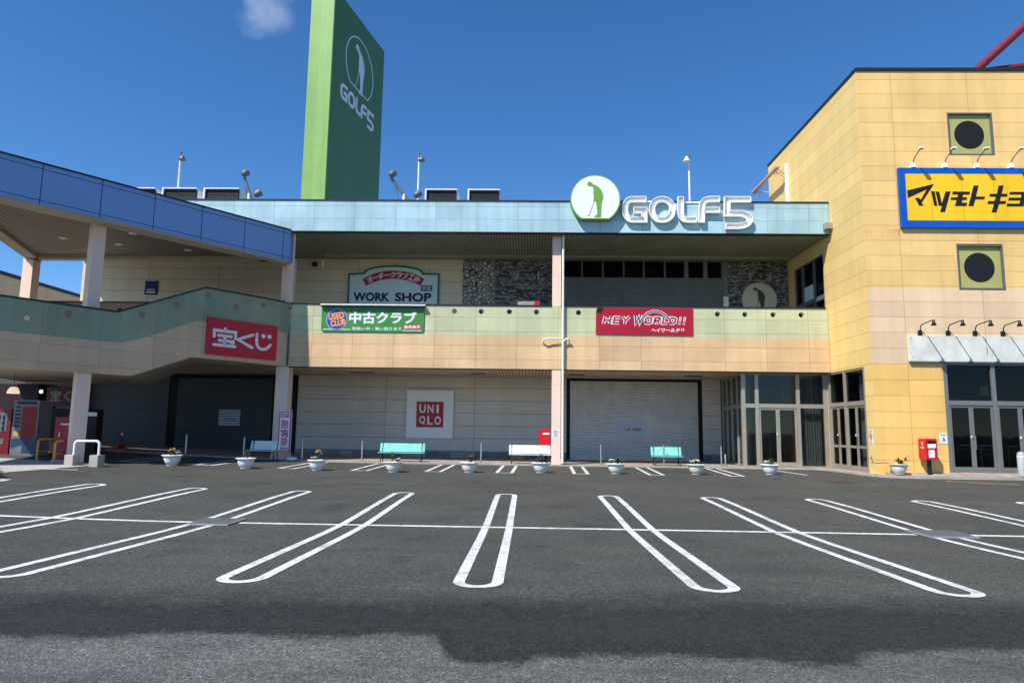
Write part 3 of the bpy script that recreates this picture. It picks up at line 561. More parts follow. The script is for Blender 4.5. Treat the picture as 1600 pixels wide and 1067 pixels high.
# pipe, bracket frame and small lamp on the side wall
b = MB(); b.tube([(12.8, 32.75, 11.2), (12.8, 32.75, 14.85)], .1, 12); part('downpipe', b, m_cream, yb)
def glazed(root, F, u0, u1, v0, v1, cols, w=0.0, t=.07, doors=(), rail=None, zt=None, zb=2.56, fm=None, gm=None):
    fm, gm = fm or m_alu, gm or m_glass
    """mullioned shop front: cols are mullion positions; below zb each bay in doors is a pair of leaves"""
    fr = MB(); us = [u0]+list(cols)+[u1]
    for i, u in enumerate(us): F.box(fr, u-t, u+t, v0, v1, w-.12, w+.02)
    for a, c in zip(us, us[1:]):
        F.box(fr, a+t, c-t, v1-.08, v1, w-.1, w+.0); F.box(fr, a+t, c-t, zb, zb+.17, w-.1, w+.012); F.box(fr, a+t, c-t, v0, v0+.06, w-.1, w+.0)
    fo = part('shopfront_frame', fr, fm, root)
    for i, (a, c) in enumerate(zip(us, us[1:])):
        g_ = MB(); F.box(g_, a+t, c-t, zb+.17, v1-.08, w-.06, w-.05)
        if i not in doors: F.box(g_, a+t, c-t, v0+.06, zb, w-.06, w-.05)
        part('pane', g_, gm, fo)
        if i in doors:
            m = (a+c)/2
            for p, q, hx in ((a+t+.01, m-.006, m-.06), (m+.006, c-t-.01, m+.06)):
                d = MB(); F.ring(d, p, q, v0+.065, zb-.01, .075, w-.08, w-.02, .14)
                if rail: F.box(d, p+.075, q-.075, rail-.05, rail+.05, w-.075, w-.025)
                dd = part('door', d, fm, root)
                g_ = MB(); F.box(g_, p+.075, q-.075, v0+.2, zb-.08, w-.055, w-.045); part('pane', g_, gm, dd)
                h = MB(); F.box(h, hx-.02, hx+.02, 1.42, 1.5, w-.02, w+.02) if hx < m else F.box(h, hx-.012, hx+.012, 1.0, 1.5, w+.02, w+.04); part('handle', h, m_white if hx < m else m_steel, dd)
    return fo
glazed(yb, FYF, 15.57, 23, .15, 4.2, (17.33, 19.15, 20.95), -.02, .075, (0, 1, 2, 3), None, zb=2.62, fm=m_frame, gm=m_glassb)
glazed(yb, FYS, -29.4, -26.27, .06, 4.07, (-27.95,), -.03, .07, (0, 1), 1.0, zb=2.62, gm=m_glassb)
# upper glazed entrance inside the recess
b = MB(); FYS.ring(b, -32.5, -29.3, 5.56, 9.35, .07, -.14, .0); 
for u in (-31.6, -30.35): FYS.box(b, u-.06, u+.06, 5.63, 9.28, -.12, .01)
FYS.box(b, -32.4, -29.37, 7.35, 7.55, -.12, .02); f = part('upper_shopfront', b, m_grey, yb)
b = MB(); FYS.box(b, -32.43, -29.37, 5.63, 9.28, -.08, -.07); part('pane', b, m_glassd, f)
b = MB(); FYS.box(b, -31.5, -30.42, 7.57, 8.25, -.06, -.03); part('transom_panel', b, m_pale, f)
b = MB(); FYS.box(b, -30.25, -29.8, 5.7, 6.5, -.06, -.05); part('notice', b, m_white, f)
b = MB(); b.box(14.2, 14.3, 29, 33, 5.5, 9.6); part('upper_interior', b, m_dark, yb)
b = MB(); FYS.box(b, -28.55, -28.2, 10.15, 10.42, 0, .3); part('wall_lamp', b, m_steel, yb)

# ------------------------------------------------------------------ glazed entrance porch between the two buildings
ves = thing('glass_entrance', 'grey framed glass entrance lobby in the corner beside the yellow wall', 'entrance', (11, 29.5, 0))
FV = Frame((0, 29.5, 0), (1, 0, 0), (0, -1, 0))
glazed(ves, FV, 9.28, 12.78, .06, 4.08, (9.86, 11.62), 0, .075, (1,), None, zb=2.57)
p0, p1 = Vector((9.28, 29.5, 0)), Vector((9.72, 34.3, 0)); dv = (p0-p1).normalized(); L_ = (p0-p1).length
FVs = Frame(p1, dv, (-dv.y*-1 if False else dv.y, -dv.x, 0)); FVs.n = Vector((dv.y, -dv.x, 0)); 
if FVs.n.x > 0: FVs.n = -FVs.n
glazed(ves, FVs, .1, L_-.1, .06, 4.08, (1.2, 2.3, 3.5), 0, .05, (), None, zb=2.57)
b = MB(); b.box(9.7, 12.86, 33.6, 33.8, .05, 4.1); b.box(9.66, 9.9, 34.3, 34.5, 0, 4.1); part('lobby_wall', b, m_grey, ves)
b = MB(); b.box(12.2, 12.8, 32.2, 33.0, .05, 4.1); part('lobby_pillar', b, M_plain('brown_panel', srgb(170, 118, 84), .6), ves)
def pleats(mb, F, u0, u1, v0, v1, w, n, amp=.05, slant=0.0):
    vs = []; fs = []; N = n*6
    for i in range(N+1):
        u = u0+(u1-u0)*i/N; d = amp*math.sin(2*math.pi*i/6)+.3*amp*math.sin(i*.7)
        vs += [F(u, v0, w+d), F(u-slant*(0 if True else 1), v1, w+d*.8)]
    for i in range(N): fs.append((2*i, 2*i+1, 2*i+3, 2*i+2))
    mb.add(vs, fs, True)
b = MB(); pleats(b, FV, 11.7, 12.7, .1, 4.0, -.35, 9, .05); pleats(b, FV, 9.4, 9.8, .1, 4.0, -.6, 3, .05); part('blind', b, m_gcurt, ves)
b = MB(); FV.box(b, 10.2, 10.24, .1, 2.5, -1.6, -1.55); FV.box(b, 10.9, 10.94, .1, 2.5, -1.6, -1.55); FV.box(b, 9.9, 11.6, 2.5, 2.58, -1.6, -1.52); part('inner_door_frame', b, m_grey, ves)
b = MB(); FV.disc(b, 9.28, 1.55, .05, .022, .028, 16); part('door_sticker', b, m_orange, ves)

# ------------------------------------------------------------------ lettering shapes
GOLF = {'G': [(5.012, 11.444), (4.359, 11.44), (4.217, 11.386), (4.113, 11.22), (4.077, 10.984), (4.109, 10.749), (4.221, 10.585), (4.368, 10.522), (4.911, 10.525), (4.916, 10.954), (4.451, 10.951)],
 'O': [(5.693, 11.465), (5.947, 11.395), (6.097, 11.201), (6.127, 10.978), (6.089, 10.754), (5.934, 10.572), (5.679, 10.512), (5.425, 10.569), (5.275, 10.75), (5.244, 10.973), (5.281, 11.197), (5.437, 11.393)],
 'L': [(6.494, 11.569), (6.479, 10.792), (6.538, 10.616), (6.694, 10.535), (7.156, 10.538)],
 'F': [(7.367, 10.411), (7.382, 11.061), (7.432, 11.297), (7.56, 11.427), (7.73, 11.469), (8.171, 11.471)], 'Fb': [(7.47, 10.973), (8.158, 10.977)],
 '5': [(9.501, 11.461), (8.486, 11.455), (8.469, 10.832), (9.065, 10.836), (9.316, 10.761), (9.45, 10.563), (9.303, 10.352), (9.048, 10.269), (8.386, 10.265)]}
def smooth(p, closed=False, n=2):
    for _ in range(n):
        q = []
        m = len(p) if closed else len(p)-1
        for i in range(m):
            a, b = Vector(p[i]), Vector(p[(i+1) % len(p)])
            if (b-a).length > .5 and not closed: q += [tuple(a*.9+b*.1), tuple(a*.1+b*.9)]
            else: q += [tuple(a*.75+b*.25), tuple(a*.25+b*.75)]
        p = q if closed else [p[0]]+q+[p[-1]]
    return p
GP = {}
for k, p in GOLF.items():
    if k == 'O': GP[k] = smooth(p, True, 1)
    elif k == 'G': GP[k] = smooth(p[:9], n=1)+p[9:]
    elif k == '5': GP[k] = p[:3]+smooth(p[3:], n=1)
    elif k == 'Fb': GP[k] = p
    else: GP[k] = smooth(p, n=1)
GOLFER = [(2.397, 11.994), (2.419, 12.083), (2.488, 12.13), (2.567, 12.113), (2.624, 12.06), (2.658, 12.007), (2.755, 11.977), (2.868, 11.919), (2.965, 11.825), (3.038, 11.713), (3.083, 11.583), (3.111, 11.465), (3.094, 11.347), (3.053, 11.229), (3.03, 11.023), (3.018, 10.789), (3.006, 10.519), (2.848, 10.507), (2.712, 10.517), (2.723, 10.576), (2.791, 10.617), (2.837, 10.67), (2.837, 10.788), (2.815, 10.963), (2.793, 11.14), (2.782, 11.245), (2.748, 11.245), (2.708, 11.21), (2.674, 11.245), (2.691, 11.463), (2.669, 11.61), (2.681, 11.758), (2.652, 11.876), (2.59, 11.917), (2.499, 11.917), (2.431, 11.952)]
CLUB = [(2.708, 11.227), (2.514, 10.657), (2.509, 10.581), (2.452, 10.574), (2.418, 10.621)]
def discpoly(cu, cv, r, n=56, cut=.865):
    return [(cu+r*math.cos(a), cv+r*math.sin(a)) for a in [2*math.pi*k/n for k in range(n)] if math.sin(a) > -cut]
def remap(p, cu, cv, k, x0=2.77, z0=11.32): return [((u-x0)*k+cu, (v-z0)*k+cv) for u, v in p]

# ------------------------------------------------------------------ signs on the mall
t = thing('letter_sign', 'large white open channel letters GOLF5 standing on the aqua fascia', 'sign', (7, 28.5, 10.4))
for k, p in GP.items():
    cl = k == 'O'; b = MB(); FF.band(b, p, .125, .05, .07, cl)
    for sgn in (1, -1): FF.band(b, offset(p, .118*sgn, cl), .012, .05, .2, cl)
    if not cl:
        for e, q in ((p[0], p[1]), (p[-1], p[-2])):
            e, q = Vector(e), Vector(q); d = (e-q).normalized(); n_ = Vector((-d.y, d.x)); FF.band(b, [tuple(e+n_*.118-d*.013), tuple(e-n_*.118-d*.013)], .013, .05, .2)
    for c in (p[len(p)//3], p[2*len(p)//3]): FF.box(b, c[0]-.03, c[0]+.03, c[1]-.03, c[1]+.03, -.0, .05)
    lt = part('letter', b, m_chan, t)
    b = MB()
    for s_ in (-.045, .045): b.tube([FF(u, v, .13) for u, v in offset(p, s_, cl)], .013, 6, closed=cl)
    part('neon_tube', b, m_neon, lt)
b = MB(); FF.band(b, [(5.0, 11.37), (5.24, 11.37)], .03, .05, .09); FF.band(b, [(6.62, 11.36), (7.45, 11.36)], .03, .02, .05); part('support_bar', b, m_chan, t)
t = thing('round_sign', 'round white rooftop sign with flat base and green bowing golfer', 'sign', (2.77, 28.5, 10.4))
cut = lambda r: discpoly(2.795, 11.375, r, 64, .87)
b = MB(); FF.prism(b, cut(1.075), .04, .36); part('casing', b, m_golf, t)
b = MB(); FF.prism(b, cut(1.03), .36, .372); part('face', b, m_disc, t)
b = MB(); FF.prism(b, remap(GOLFER, 2.8, 11.35, .985), .372, .38); part('golfer_emblem', b, m_golf, t)
b = MB(); FF.band(b, remap(CLUB, 2.8, 11.35, .985), .012, .372, .379); part('club_emblem', b, m_grey, t)
FS = Frame((0, 29.0, 0), (1, 0, 0), (0, -1, 0))
# used club board
t = thing('shop_sign', 'green board with white lettering 中古クラブ under a slim dark hood', 'sign', (-6.8, 29.0, 5.6))
def rrect(u0, u1, v0, v1, r, top=True):
    p = []
    for cu, cv, a0 in ((u1-r, v0+r, -90), (u1-r, v1-r, 0), (u0+r, v1-r, 90), (u0+r, v0+r, 180)):
        if not top and a0 in (0, 90): p.append((u1, v1) if a0 == 0 else (u0, v1)); continue
        p += [(cu+r*math.cos(R(a0+k*22.5)), cv+r*math.sin(R(a0+k*22.5))) for k in range(5)]
    return p
b = MB(); FS.prism(b, rrect(-9.09, -4.585, 5.64, 6.72, .11, False), -.05, .0); part('board', b, m_green, t)
b = MB(); FS.text(b, '中古クラブ', -7.87, -4.9, 5.99, 6.535, 0, .006, .035); FS.text(b, '取扱い中・買い取ります', -7.72, -5.54, 5.70, 5.84, 0, .006, .02); FS.box(b, -9.0, -7.8, 5.715, 5.745, 0, .004); FS.box(b, -5.52, -4.68, 5.69, 5.715, 0, .004); part('lettering', b, m_white, t)
b = MB(); FS.prism(b, [(-5.49, 5.755), (-4.70, 5.79), (-4.69, 5.97), (-5.48, 5.935)], 0, .006); rp = part('price_tag', b, m_red, t)
b = MB(); FS.text(b, '高価査定', -5.45, -4.73, 5.79, 5.935, .006, .01, .02, 0, False, .04); part('lettering', b, m_white, rp)
b = MB(); FS.disc(b, -8.41, 6.165, .47, 0, .008, 40); FS.disc(b, -8.41, 6.165, .44, .008, .010, 40); bd = part('roundel', b, m_discblue, t)
b = MB(); FS.band(b, [(-8.41+.45*math.cos(2*math.pi*k/40), 6.165+.45*math.sin(2*math.pi*k/40)) for k in range(40)], .008, .008, .013, True); part('ring', b, m_white, bd)
b = MB(); FS.text(b, 'USED', -8.78, -8.1, 6.17, 6.46, .010, .018, .04, 0, False, R(10)); FS.text(b, 'CLUB', -8.68, -8.02, 5.88, 6.16, .010, .018, .04, 0, False, R(10)); part('lettering', b, m_orange, bd)
b = MB(); FS.box(b, -9.12, -4.52, 6.72, 6.82, .0, .15); part('hood', b, m_coping, t); b = MB(); FS.box(b, -9.12, -4.52, 6.775, 6.83, .15, .17); part('hood_lip', b, m_white, t)
# hey world banner
t = thing('banner_sign', 'crimson banner HEY WORLD!! with a folded dark corner on the parapet', 'banner', (5, 29.0, 5.6))
b = MB(); FS.prism(b, [(2.88, 5.635), (7.06, 5.615), (7.07, 6.79), (3.3, 6.8), (2.9, 6.62)], -.03, 0); part('sheet', b, m_signred, t)
b = MB(); FS.prism(b, [(2.9, 6.62), (3.07, 6.53), (3.24, 6.79), (2.96, 6.8)], -.02, .012); part('folded_corner', b, m_black, t)
def strokes(chs, u0, v0, h, shear, hw, gap, widths):
    """italic block capitals as centre lines"""
    out = []; u = u0; a = hw; b_ = h-hw
    for c, w in zip(chs, widths):
        l, r, m = u+hw, u+w-hw, u+w/2; q = []
        if c == 'H': q = [[(l, 0), (l, h)], [(r, 0), (r, h)], [(l, h/2), (r, h/2)]]
        if c == 'E': q = [[(u+w, b_), (l, b_), (l, a), (u+w, a)], [(l, h/2), (r, h/2)]]
        if c == 'Y': q = [[(l-.02, h), (m, h*.46), (m, 0)], [(r+.02, h), (m, h*.46)]]
        if c == 'W': q = [[(l, h), (u+w*.3, a), (m, h*.8), (u+w*.7, a), (r, h)]]
        if c == 'O': q = [[(l, h*.25), (l, h*.75), (u+w*.3, b_), (u+w*.7, b_), (r, h*.75), (r, h*.25), (u+w*.7, a), (u+w*.3, a), (l, h*.25)]]
        if c == 'R': q = [[(l, 0), (l, b_), (u+w*.7, b_), (r, h*.8), (r, h*.62), (u+w*.7, h*.45), (l, h*.45)], [(u+w*.55, h*.45), (r, 0)]]
        if c == 'L': q = [[(l, h), (l, a), (u+w, a)]]
        if c == 'D': q = [[(l, a), (l, b_), (u+w*.6, b_), (r, h*.72), (r, h*.28), (u+w*.6, a), (l, a)]]
        if c == '!': q = [[(l, h), (l, h*.36)], [(l, h*.2), (l, 0)]]
        out += [[(x+(y-h/2)*shear, y+v0) for x, y in p] for p in q]; u += w+gap
    return out
def outlined(chs, u0, v0, h, gap, widths, fill, ho=.07, hf=.035):
    S_ = strokes(chs, u0, v0, h, .22, .05, gap, widths); o = MB(); k = MB()
    for n_, p in enumerate(S_): FS.band(o, p, ho, 0, .005+.0003*n_); FS.band(k, p, hf, .009, .010+.0003*n_)
    part('lettering', o, m_white, t); part('lettering_fill', k, fill, t)
outlined('HEY', 3.2, 6.08, .335, .06, (.36, .3, .36), m_signred); outlined('W', 4.5, 6.08, .38, 0, (.44,), m_navy); outlined('ORLD', 4.98, 6.08, .335, .05, (.34, .32, .25, .32), m_signred); outlined('!!', 6.46, 6.08, .335, .09, (.1, .1), m_signred, .045, .012)
arc = smooth([(4.86, 6.28), (4.972, 6.447), (5.173, 6.608), (5.43, 6.668), (5.713, 6.613), (5.938, 6.441), (6.077, 6.255)], n=2)
b = MB(); FS.band(b, arc, .055, .002, .0145); part('arc', b, m_white, t); b = MB(); FS.band(b, arc, .03, .0145, .0165); part('arc_fill', b, m_navy, t)
b = MB(); FS.text(b, 'ヘイワールド', 5.265, 6.5, 5.745, 5.915, 0, .006, .035, .15); [FS.band(b, [(u+.02, 5.915), (u, 5.8)], .016, 0, .006) or FS.band(b, [(u-.005, 5.775), (u-.01, 5.745)], .016, 0, .006) for u in (6.57, 6.65)]; part('lettering', b, m_white, t)
# lottery sign on the wing
t = thing('lottery_sign', 'big red board 宝くじ hung on the shaded stepped parapet', 'sign', tuple(FW(-2, 4.3)))
b = MB(); FW.box(b, -3.63, -.55, 4.29, 5.76, .0, .09); part('board', b, M_plain('red_board', srgb(196, 10, 44), .4, var=.05, sc=1), t)
b = MB()
def dotted(u, v, r): FW.disc(b, u, v, r, .09, .1, 20)
# 宝 く じ drawn with round brush strokes
S = lambda pts, h=.058: (FW.band(b, pts, h, .09, .1), [FW.disc(b, q[0], q[1], h, .09, .0995, 16) for q in (pts[0], pts[-1])])
S([(-3.34, 5.02), (-3.34, 5.27), (-2.44, 5.27), (-2.44, 5.02)]); S([(-2.89, 5.27), (-2.89, 5.37)]); S([(-3.16, 5.08), (-2.62, 5.08)]); S([(-3.12, 4.88), (-2.66, 4.88)]); S([(-3.34, 4.69), (-2.44, 4.69)]); S([(-2.89, 5.08), (-2.89, 4.69)]); dotted(-2.56, 4.86, .1)
S([(-1.68, 5.26), (-2.33, 5.0), (-1.68, 4.72)], .062)
S(smooth([(-1.5, 5.32), (-1.5, 4.95), (-1.42, 4.76), (-1.22, 4.69), (-1.02, 4.74), (-.86, 4.92)], n=2), .062); dotted(-1.2, 5.27, .095); dotted(-.92, 5.27, .095)
part('lettering', b, m_white, t)
# workshop sign
t = thing('workshop_sign', 'arched pale sign WORK SHOP with green border and red ribbon', 'sign', (-6.85, 33.3, 7.6))
FK = Frame((0, 33.25, 0), (1, 0, 0), (0, -1, 0))
arch = [(-9.12, 5.8), (-4.58, 5.8), (-4.58, 9.19), (-5.4, 9.21)]+[(-6.87+1.5*math.sin(R(a))*1.0, 9.21+.385*(math.cos(R(a*1.0)))) for a in (75, 60, 45, 30, 15, 0, -15, -30, -45, -60, -75)]+[(-8.34, 9.21), (-9.12, 9.16)]
b = MB(); FK.prism(b, arch, -.08, .0); part('board', b, m_pale, t)
b = MB(); FK.band(b, [arch[0]]+arch[-1:1:-1]+[arch[1]], .045, -.0, .02); part('border', b, m_dgreen, t)
ro = [(-8.429, 8.908), (-8.1, 9.1), (-7.748, 9.243), (-7.32, 9.335), (-6.9, 9.365), (-6.47, 9.34), (-6.044, 9.273), (-5.65, 9.13), (-5.314, 8.956)]; ri = [(-8.245, 8.575), (-7.93, 8.73), (-7.619, 8.84), (-7.25, 8.92), (-6.885, 8.944), (-6.5, 8.925), (-6.144, 8.852), (-5.8, 8.74), (-5.484, 8.587)]
b = MB()
for i in range(8): FK.prism(b, [ri[i], ri[i+1], ro[i+1], ro[i]], .0, .012)
rb = part('ribbon', b, m_signred, t); b = MB(); word = 'オーダークラブ工房'
for i, chh in enumerate(word):
    f = .06+.88*(i+.5)/len(word); a = f*8; k = min(7, int(a)); q = a-k; c = (Vector(ro[k])+Vector(ri[k]))/2*(1-q)+(Vector(ro[k+1])+Vector(ri[k+1]))/2*q; d = Vector(ro[k+1])-Vector(ro[k]); an = math.atan2(d.y, d.x)
    hh = .05 if chh == 'ー' else .15
    FK.text(b, chh, c.x-.15, c.x+.15, c.y-hh*(.5 if chh == 'ー' else 1), c.y+hh*(.5 if chh == 'ー' else 1), .012, .018, .03, 0, False, an)
part('lettering', b, m_white, rb)
b = MB(); FK.text(b, 'WORK', -8.87, -7.02, 7.78, 8.235, 0, .012, .04); FK.text(b, 'SHOP', -6.76, -4.92, 7.78, 8.235, 0, .012, .04); part('lettering', b, m_navy, t)
b = MB(); FK.box(b, -5.45, -4.89, 8.33, 8.61, 0, .012); k = part('label_plate', b, m_navy, t); b = MB(); FK.text(b, '併設', -5.41, -4.93, 8.36, 8.58, .012, .016, .01); part('lettering', b, m_pale, k)
# uniqlo board
t = thing('square_sign', 'square white board with red UNI QLO emblem on the grey wall', 'sign', (-5, 34.2, 1))
b = MB(); FL.box(b, -6.15, -3.78, 1.0, 3.38, .02, .15); FL.box(b, -6.17, -3.76, 3.38, 3.41, .0, .16); part('board', b, M_plain('white_board', srgb(240, 240, 236), .4, var=.05, sc=1), t)
b = MB(); FL.box(b, -5.635, -4.28, 1.55, 2.83, .15, .19); e = part('emblem', b, m_signred, t); b = MB(); FL.box(b, -5.65, -4.25, 1.52, 2.845, .145, .165); part('emblem_edge', b, m_white, e)
b = MB()
def cs(ch, u0, u1, v0, v1): FL.text(b, ch, u0, u1, v0, v1, .19, .2, .03)
cs('U', -5.49, -5.17, 2.26, 2.69); cs('N', -5.08, -4.77, 2.26, 2.69); cs('I', -4.63, -4.51, 2.26, 2.69); cs('Q', -5.49, -5.17, 1.68, 2.11); cs('L', -5.08, -4.79, 1.68, 2.11); cs('O', -4.71, -4.38, 1.68, 2.11); part('lettering', b, m_white, e)
# golfer disc on the ledge stone, and its neighbours
t = thing('round_sign', 'beige disc with dark green golfer on the upper stone wall', 'sign', (11.39, 33.3, 7))
b = MB(); FU.disc(b, 11.4, 8.02, .86, .05, .14, 48); part('disc', b, M_plain('beige_disc', srgb(206, 196, 170), .5, var=.05), t)
b = MB(); FU.prism(b, remap(GOLFER, 11.4, 8.0, .8), .14, .15); FU.band(b, remap(CLUB, 11.4, 8.0, .8), .012, .14, .15); part('golfer_emblem', b, M_plain('dark_olive', srgb(52, 78, 36), .5), t)
for i, (x, l) in enumerate(((-.6, 'pale tube wall lamp on the stone nearer the pebble panel'), (.44, 'pale tube wall lamp on the stone nearer the pink column'), (10.97, 'pale tube wall lamp above left of the golfer disc'), (11.97, 'pale tube wall lamp above right of the golfer disc'))):
    b = MB(); b.tube([FU(x, 8.98, .13), FU(x, 9.37, .13)], .055, 12); FU.box(b, x-.03, x+.03, 9.12, 9.22, .0, .12); tag(build('wall_lamp', b, m_alu, None, None, FU(x, 9, .1)), l, 'lamp', 'tube lamps on the stone walls')
t = thing('notice_board', 'low grey and red notice board peeping over the parapet left of the column', 'notice', (0, 29.6, 5.6))
b = MB(); b.box(-.52, .22, 29.58, 29.62, 6.1, 7.15); part('board', b, m_alu, t); b = MB(); b.box(.221, .46, 29.575, 29.625, 6.78, 7.17); part('end_panel', b, m_red, t); b = MB(); b.box(-.45, -.4, 29.7, 29.75, 5.55, 6.1); b.box(.3, .35, 29.7, 29.75, 5.55, 6.1); part('leg', b, m_grey, t)
t = thing('wall_sign', 'small navy square sign with white lines on the far upper wall', 'sign', (-19.2, 33.3, 8))
b = MB(); FU.box(b, -19.57, -18.92, 8.04, 8.74, .0, .05); part('plate', b, M_plain('navy_plate', srgb(24, 30, 96), .5), t); b = MB(); FU.box(b, -19.45, -19.05, 8.28, 8.32, .05, .055); FU.box(b, -19.48, -19.02, 8.13, 8.2, .05, .055); part('lettering', b, m_white, t)
t = thing('security_camera', 'small dark camera on the upper cream wall near the canopy end', 'camera', (-10.9, 33.2, 9.6))
b = MB(); FU.box(b, -11.0, -10.8, 9.56, 9.78, 0, .12); b.lathe([(0, -.1), (.1, -.08), (.12, .05), (.05, .1)], FU(-10.9, 9.62, .22), 14); part('housing', b, m_iron, t)
t = thing('hanging_lamp', 'thin white lamp hanging from the slatted soffit left of the workshop sign', 'lamp', (-10, 31.8, 9.9))
b = MB(); b.tube([(-9.98, 31.6, 9.98), (-9.98, 31.6, 9.45)], .015, 6); part('rod', b, m_iron, t); b = MB(); b.tube([(-9.98, 31.6, 9.45), (-9.98, 31.6, 9.15)], .05, 10); part('tube', b, m_white, t)

# ------------------------------------------------------------------ signs and lamps on the yellow building
t = thing('drugstore_sign', 'wide yellow sign with blue border and black italic katakana', 'sign', (18, 25.5, 9.4))
b = MB(); FYF.box(b, 14.24, 22.6, 9.37, 11.76, .0, .13); part('border', b, m_sblue, t)
b = MB(); FYF.box(b, 14.49, 22.35, 9.65, 11.51, .13, .14); part('face', b, m_syel, t)
KANA = [[(14.52, 10.838), (15.555, 11.105), (15.036, 10.351), (15.104, 10.234), (14.938, 10.233), (14.799, 10.538), (14.957, 10.539), (15.007, 10.463), (15.277, 10.896), (14.532, 10.54)],
 [(15.43, 10.81), (15.557, 10.811), (15.628, 10.237), (15.507, 10.236)], [(15.593, 10.798), (15.732, 10.799), (15.804, 10.324), (15.975, 10.806), (16.164, 10.807), (15.896, 9.99), (15.718, 9.989), (15.801, 10.238), (15.68, 10.237)],
 [(16.254, 10.807), (16.908, 10.798), (16.876, 10.689), (16.634, 10.688), (16.604, 10.573), (16.777, 10.574), (16.739, 10.472), (16.582, 10.471), (16.556, 10.356), (16.761, 10.357), (16.728, 10.23), (16.293, 10.228), (16.376, 10.47), (16.14, 10.469), (16.172, 10.571), (16.408, 10.572), (16.446, 10.687), (16.222, 10.692)],
 [(17.059, 11.048), (17.241, 11.049), (17.112, 10.607), (17.451, 10.609), (17.418, 10.501), (17.08, 10.499), (16.988, 10.231), (16.801, 10.23)],
 [(18.007, 11.052), (18.186, 11.053), (18.093, 10.721), (18.314, 10.722), (18.284, 10.613), (18.055, 10.612), (17.999, 10.434), (18.234, 10.435), (18.201, 10.32), (17.959, 10.319), (17.837, 9.985), (17.657, 9.984), (17.773, 10.318), (17.531, 10.317), (17.564, 10.431), (17.811, 10.433), (17.867, 10.611), (17.62, 10.61), (17.652, 10.718), (17.912, 10.72)],
 [(18.41, 10.799), (19.059, 10.802), (18.876, 10.229), (18.238, 10.225), (18.274, 10.333), (18.735, 10.336), (18.775, 10.463), (18.323, 10.461), (18.359, 10.569), (18.805, 10.571), (18.84, 10.699), (18.375, 10.697)],
 [(19.25, 10.95), (19.42, 10.95), (19.5, 10.75), (19.36, 10.75)], [(19.15, 10.65), (19.32, 10.65), (19.4, 10.45), (19.26, 10.45)], [(19.12, 10.22), (19.45, 10.22), (20.0, 10.9), (19.85, 10.9), (19.4, 10.36), (19.14, 10.36)]]
for p in KANA:
    b = MB(); FYF.prism(b, p, .14, .15); part('lettering', b, m_blk, t)
for x, l in ((14.83, 'white spotlight arm above the left end of the yellow sign'), (16.05, 'second white spotlight from the left above the yellow sign'), (17.27, 'third white spotlight from the left above the yellow sign'), (18.57, 'white spotlight above the yellow sign at the photo edge'), (19.8, 'white spotlight above the yellow sign beyond the photo edge')):
    t = thing('sign_lamp', l, 'lamp', tuple(FYF(x, 11.85, .1)), 'white lamps over the yellow sign')
    b = MB(); FYF.prism(b, [(x-.09, 11.77), (x+.09, 11.77), (x+.07, 11.88), (x, 11.98), (x-.07, 11.88)], 0, .16); part('base', b, m_offw, t)
    b = MB(); b.tube([FYF(x, 11.92, .1), FYF(x+.0, 12.1, .2), FYF(x, 12.3, .64)], .02, 6); part('arm', b, m_grey, t)
    b = MB(); FYF.box(b, x-.08, x+.08, 12.28, 12.34, .62, .78); part('head', b, m_white, t); b = MB(); FYF.box(b, x-.065, x+.065, 12.27, 12.28, .64, .77); part('lens', b, m_grey, t)
t = thing('fascia_panel', 'weathered white metal panel above the glass doors of the yellow store', 'panel', (18, 25.5, 4.2))
b = MB(); FYF.box(b, 14.27, 17.1, 4.24, 5.19, 0, .1); FYF.box(b, 17.105, 20, 4.24, 5.19, 0, .1); FYF.box(b, 20.005, 23, 4.24, 5.19, 0, .1); pn = part('sheet', b, m_frost, t)
b = MB(); FYF.box(b, 14.25, 23, 4.19, 4.24, 0, .12); part('bottom_trim', b, m_grey, t)
b = MB()
for x, z, h in ((14.34, 5.05, .09), (14.36, 4.72, .03), (14.38, 4.34, .06), (17.1, 4.95, .2), (17.12, 4.5, .3)): FYF.box(b, x-.012, x+.012, z, z+h, .1, .103)
part('fixing', b, m_grey, t)
for x, l in ((14.71, 'black gooseneck lamp at the left end of the white panel'), (15.75, 'second black gooseneck lamp from the left over the white panel'), (16.75, 'third black gooseneck lamp from the left over the white panel'), (17.78, 'fourth black gooseneck lamp over the white panel'), (18.85, 'black gooseneck lamp past the edge of the photo')):
    t = thing('gooseneck_lamp', l, 'lamp', tuple(FYF(x, 5.3, .1)), 'black gooseneck lamps over the white panel')
    b = MB(); FYF.box(b, x-.06, x+.06, 5.22, 5.4, 0, .1); part('bracket', b, m_iron, t)
    b = MB(); b.tube([FYF(x, 5.36, .08), FYF(x, 5.5, .1), FYF(x, 5.6, .18), FYF(x, 5.62, .32), FYF(x, 5.66, .9)], .02, 8); part('arm', b, m_iron, t)
    b = MB(); b.lathe([(.0, .12), (.045, .12), (.05, .02), (.1, -.08), (.095, -.08), (.0, .0)], FYF(x, 5.54, .95), 16); part('shade', b, m_iron, t)
t = thing('wall_notice', 'white no parking notice with red circle near the yellow corner', 'notice', (12.85, 25.9, 1.2))
b = MB(); FYS.box(b, -26.06, -25.8, 1.14, 1.66, 0, .012); part('plate', b, m_white, t); b = MB(); FYS.band(b, [(-25.93+.09*math.cos(2*math.pi*k/24), 1.42+.12*math.sin(2*math.pi*k/24)) for k in range(24)], .014, .012, .016, True); FYS.band(b, [(-25.99, 1.5), (-25.87, 1.34)], .012, .012, .0155); part('prohibition_mark', b, m_red, t)
b = MB(); FYS.box(b, -25.97, -25.89, 1.38, 1.46, .012, .0145); FYS.box(b, -26.03, -25.83, 1.19, 1.22, .012, .0145); FYS.box(b, -26.03, -25.83, 1.6, 1.63, .012, .0145); part('lettering', b, m_grey, t)
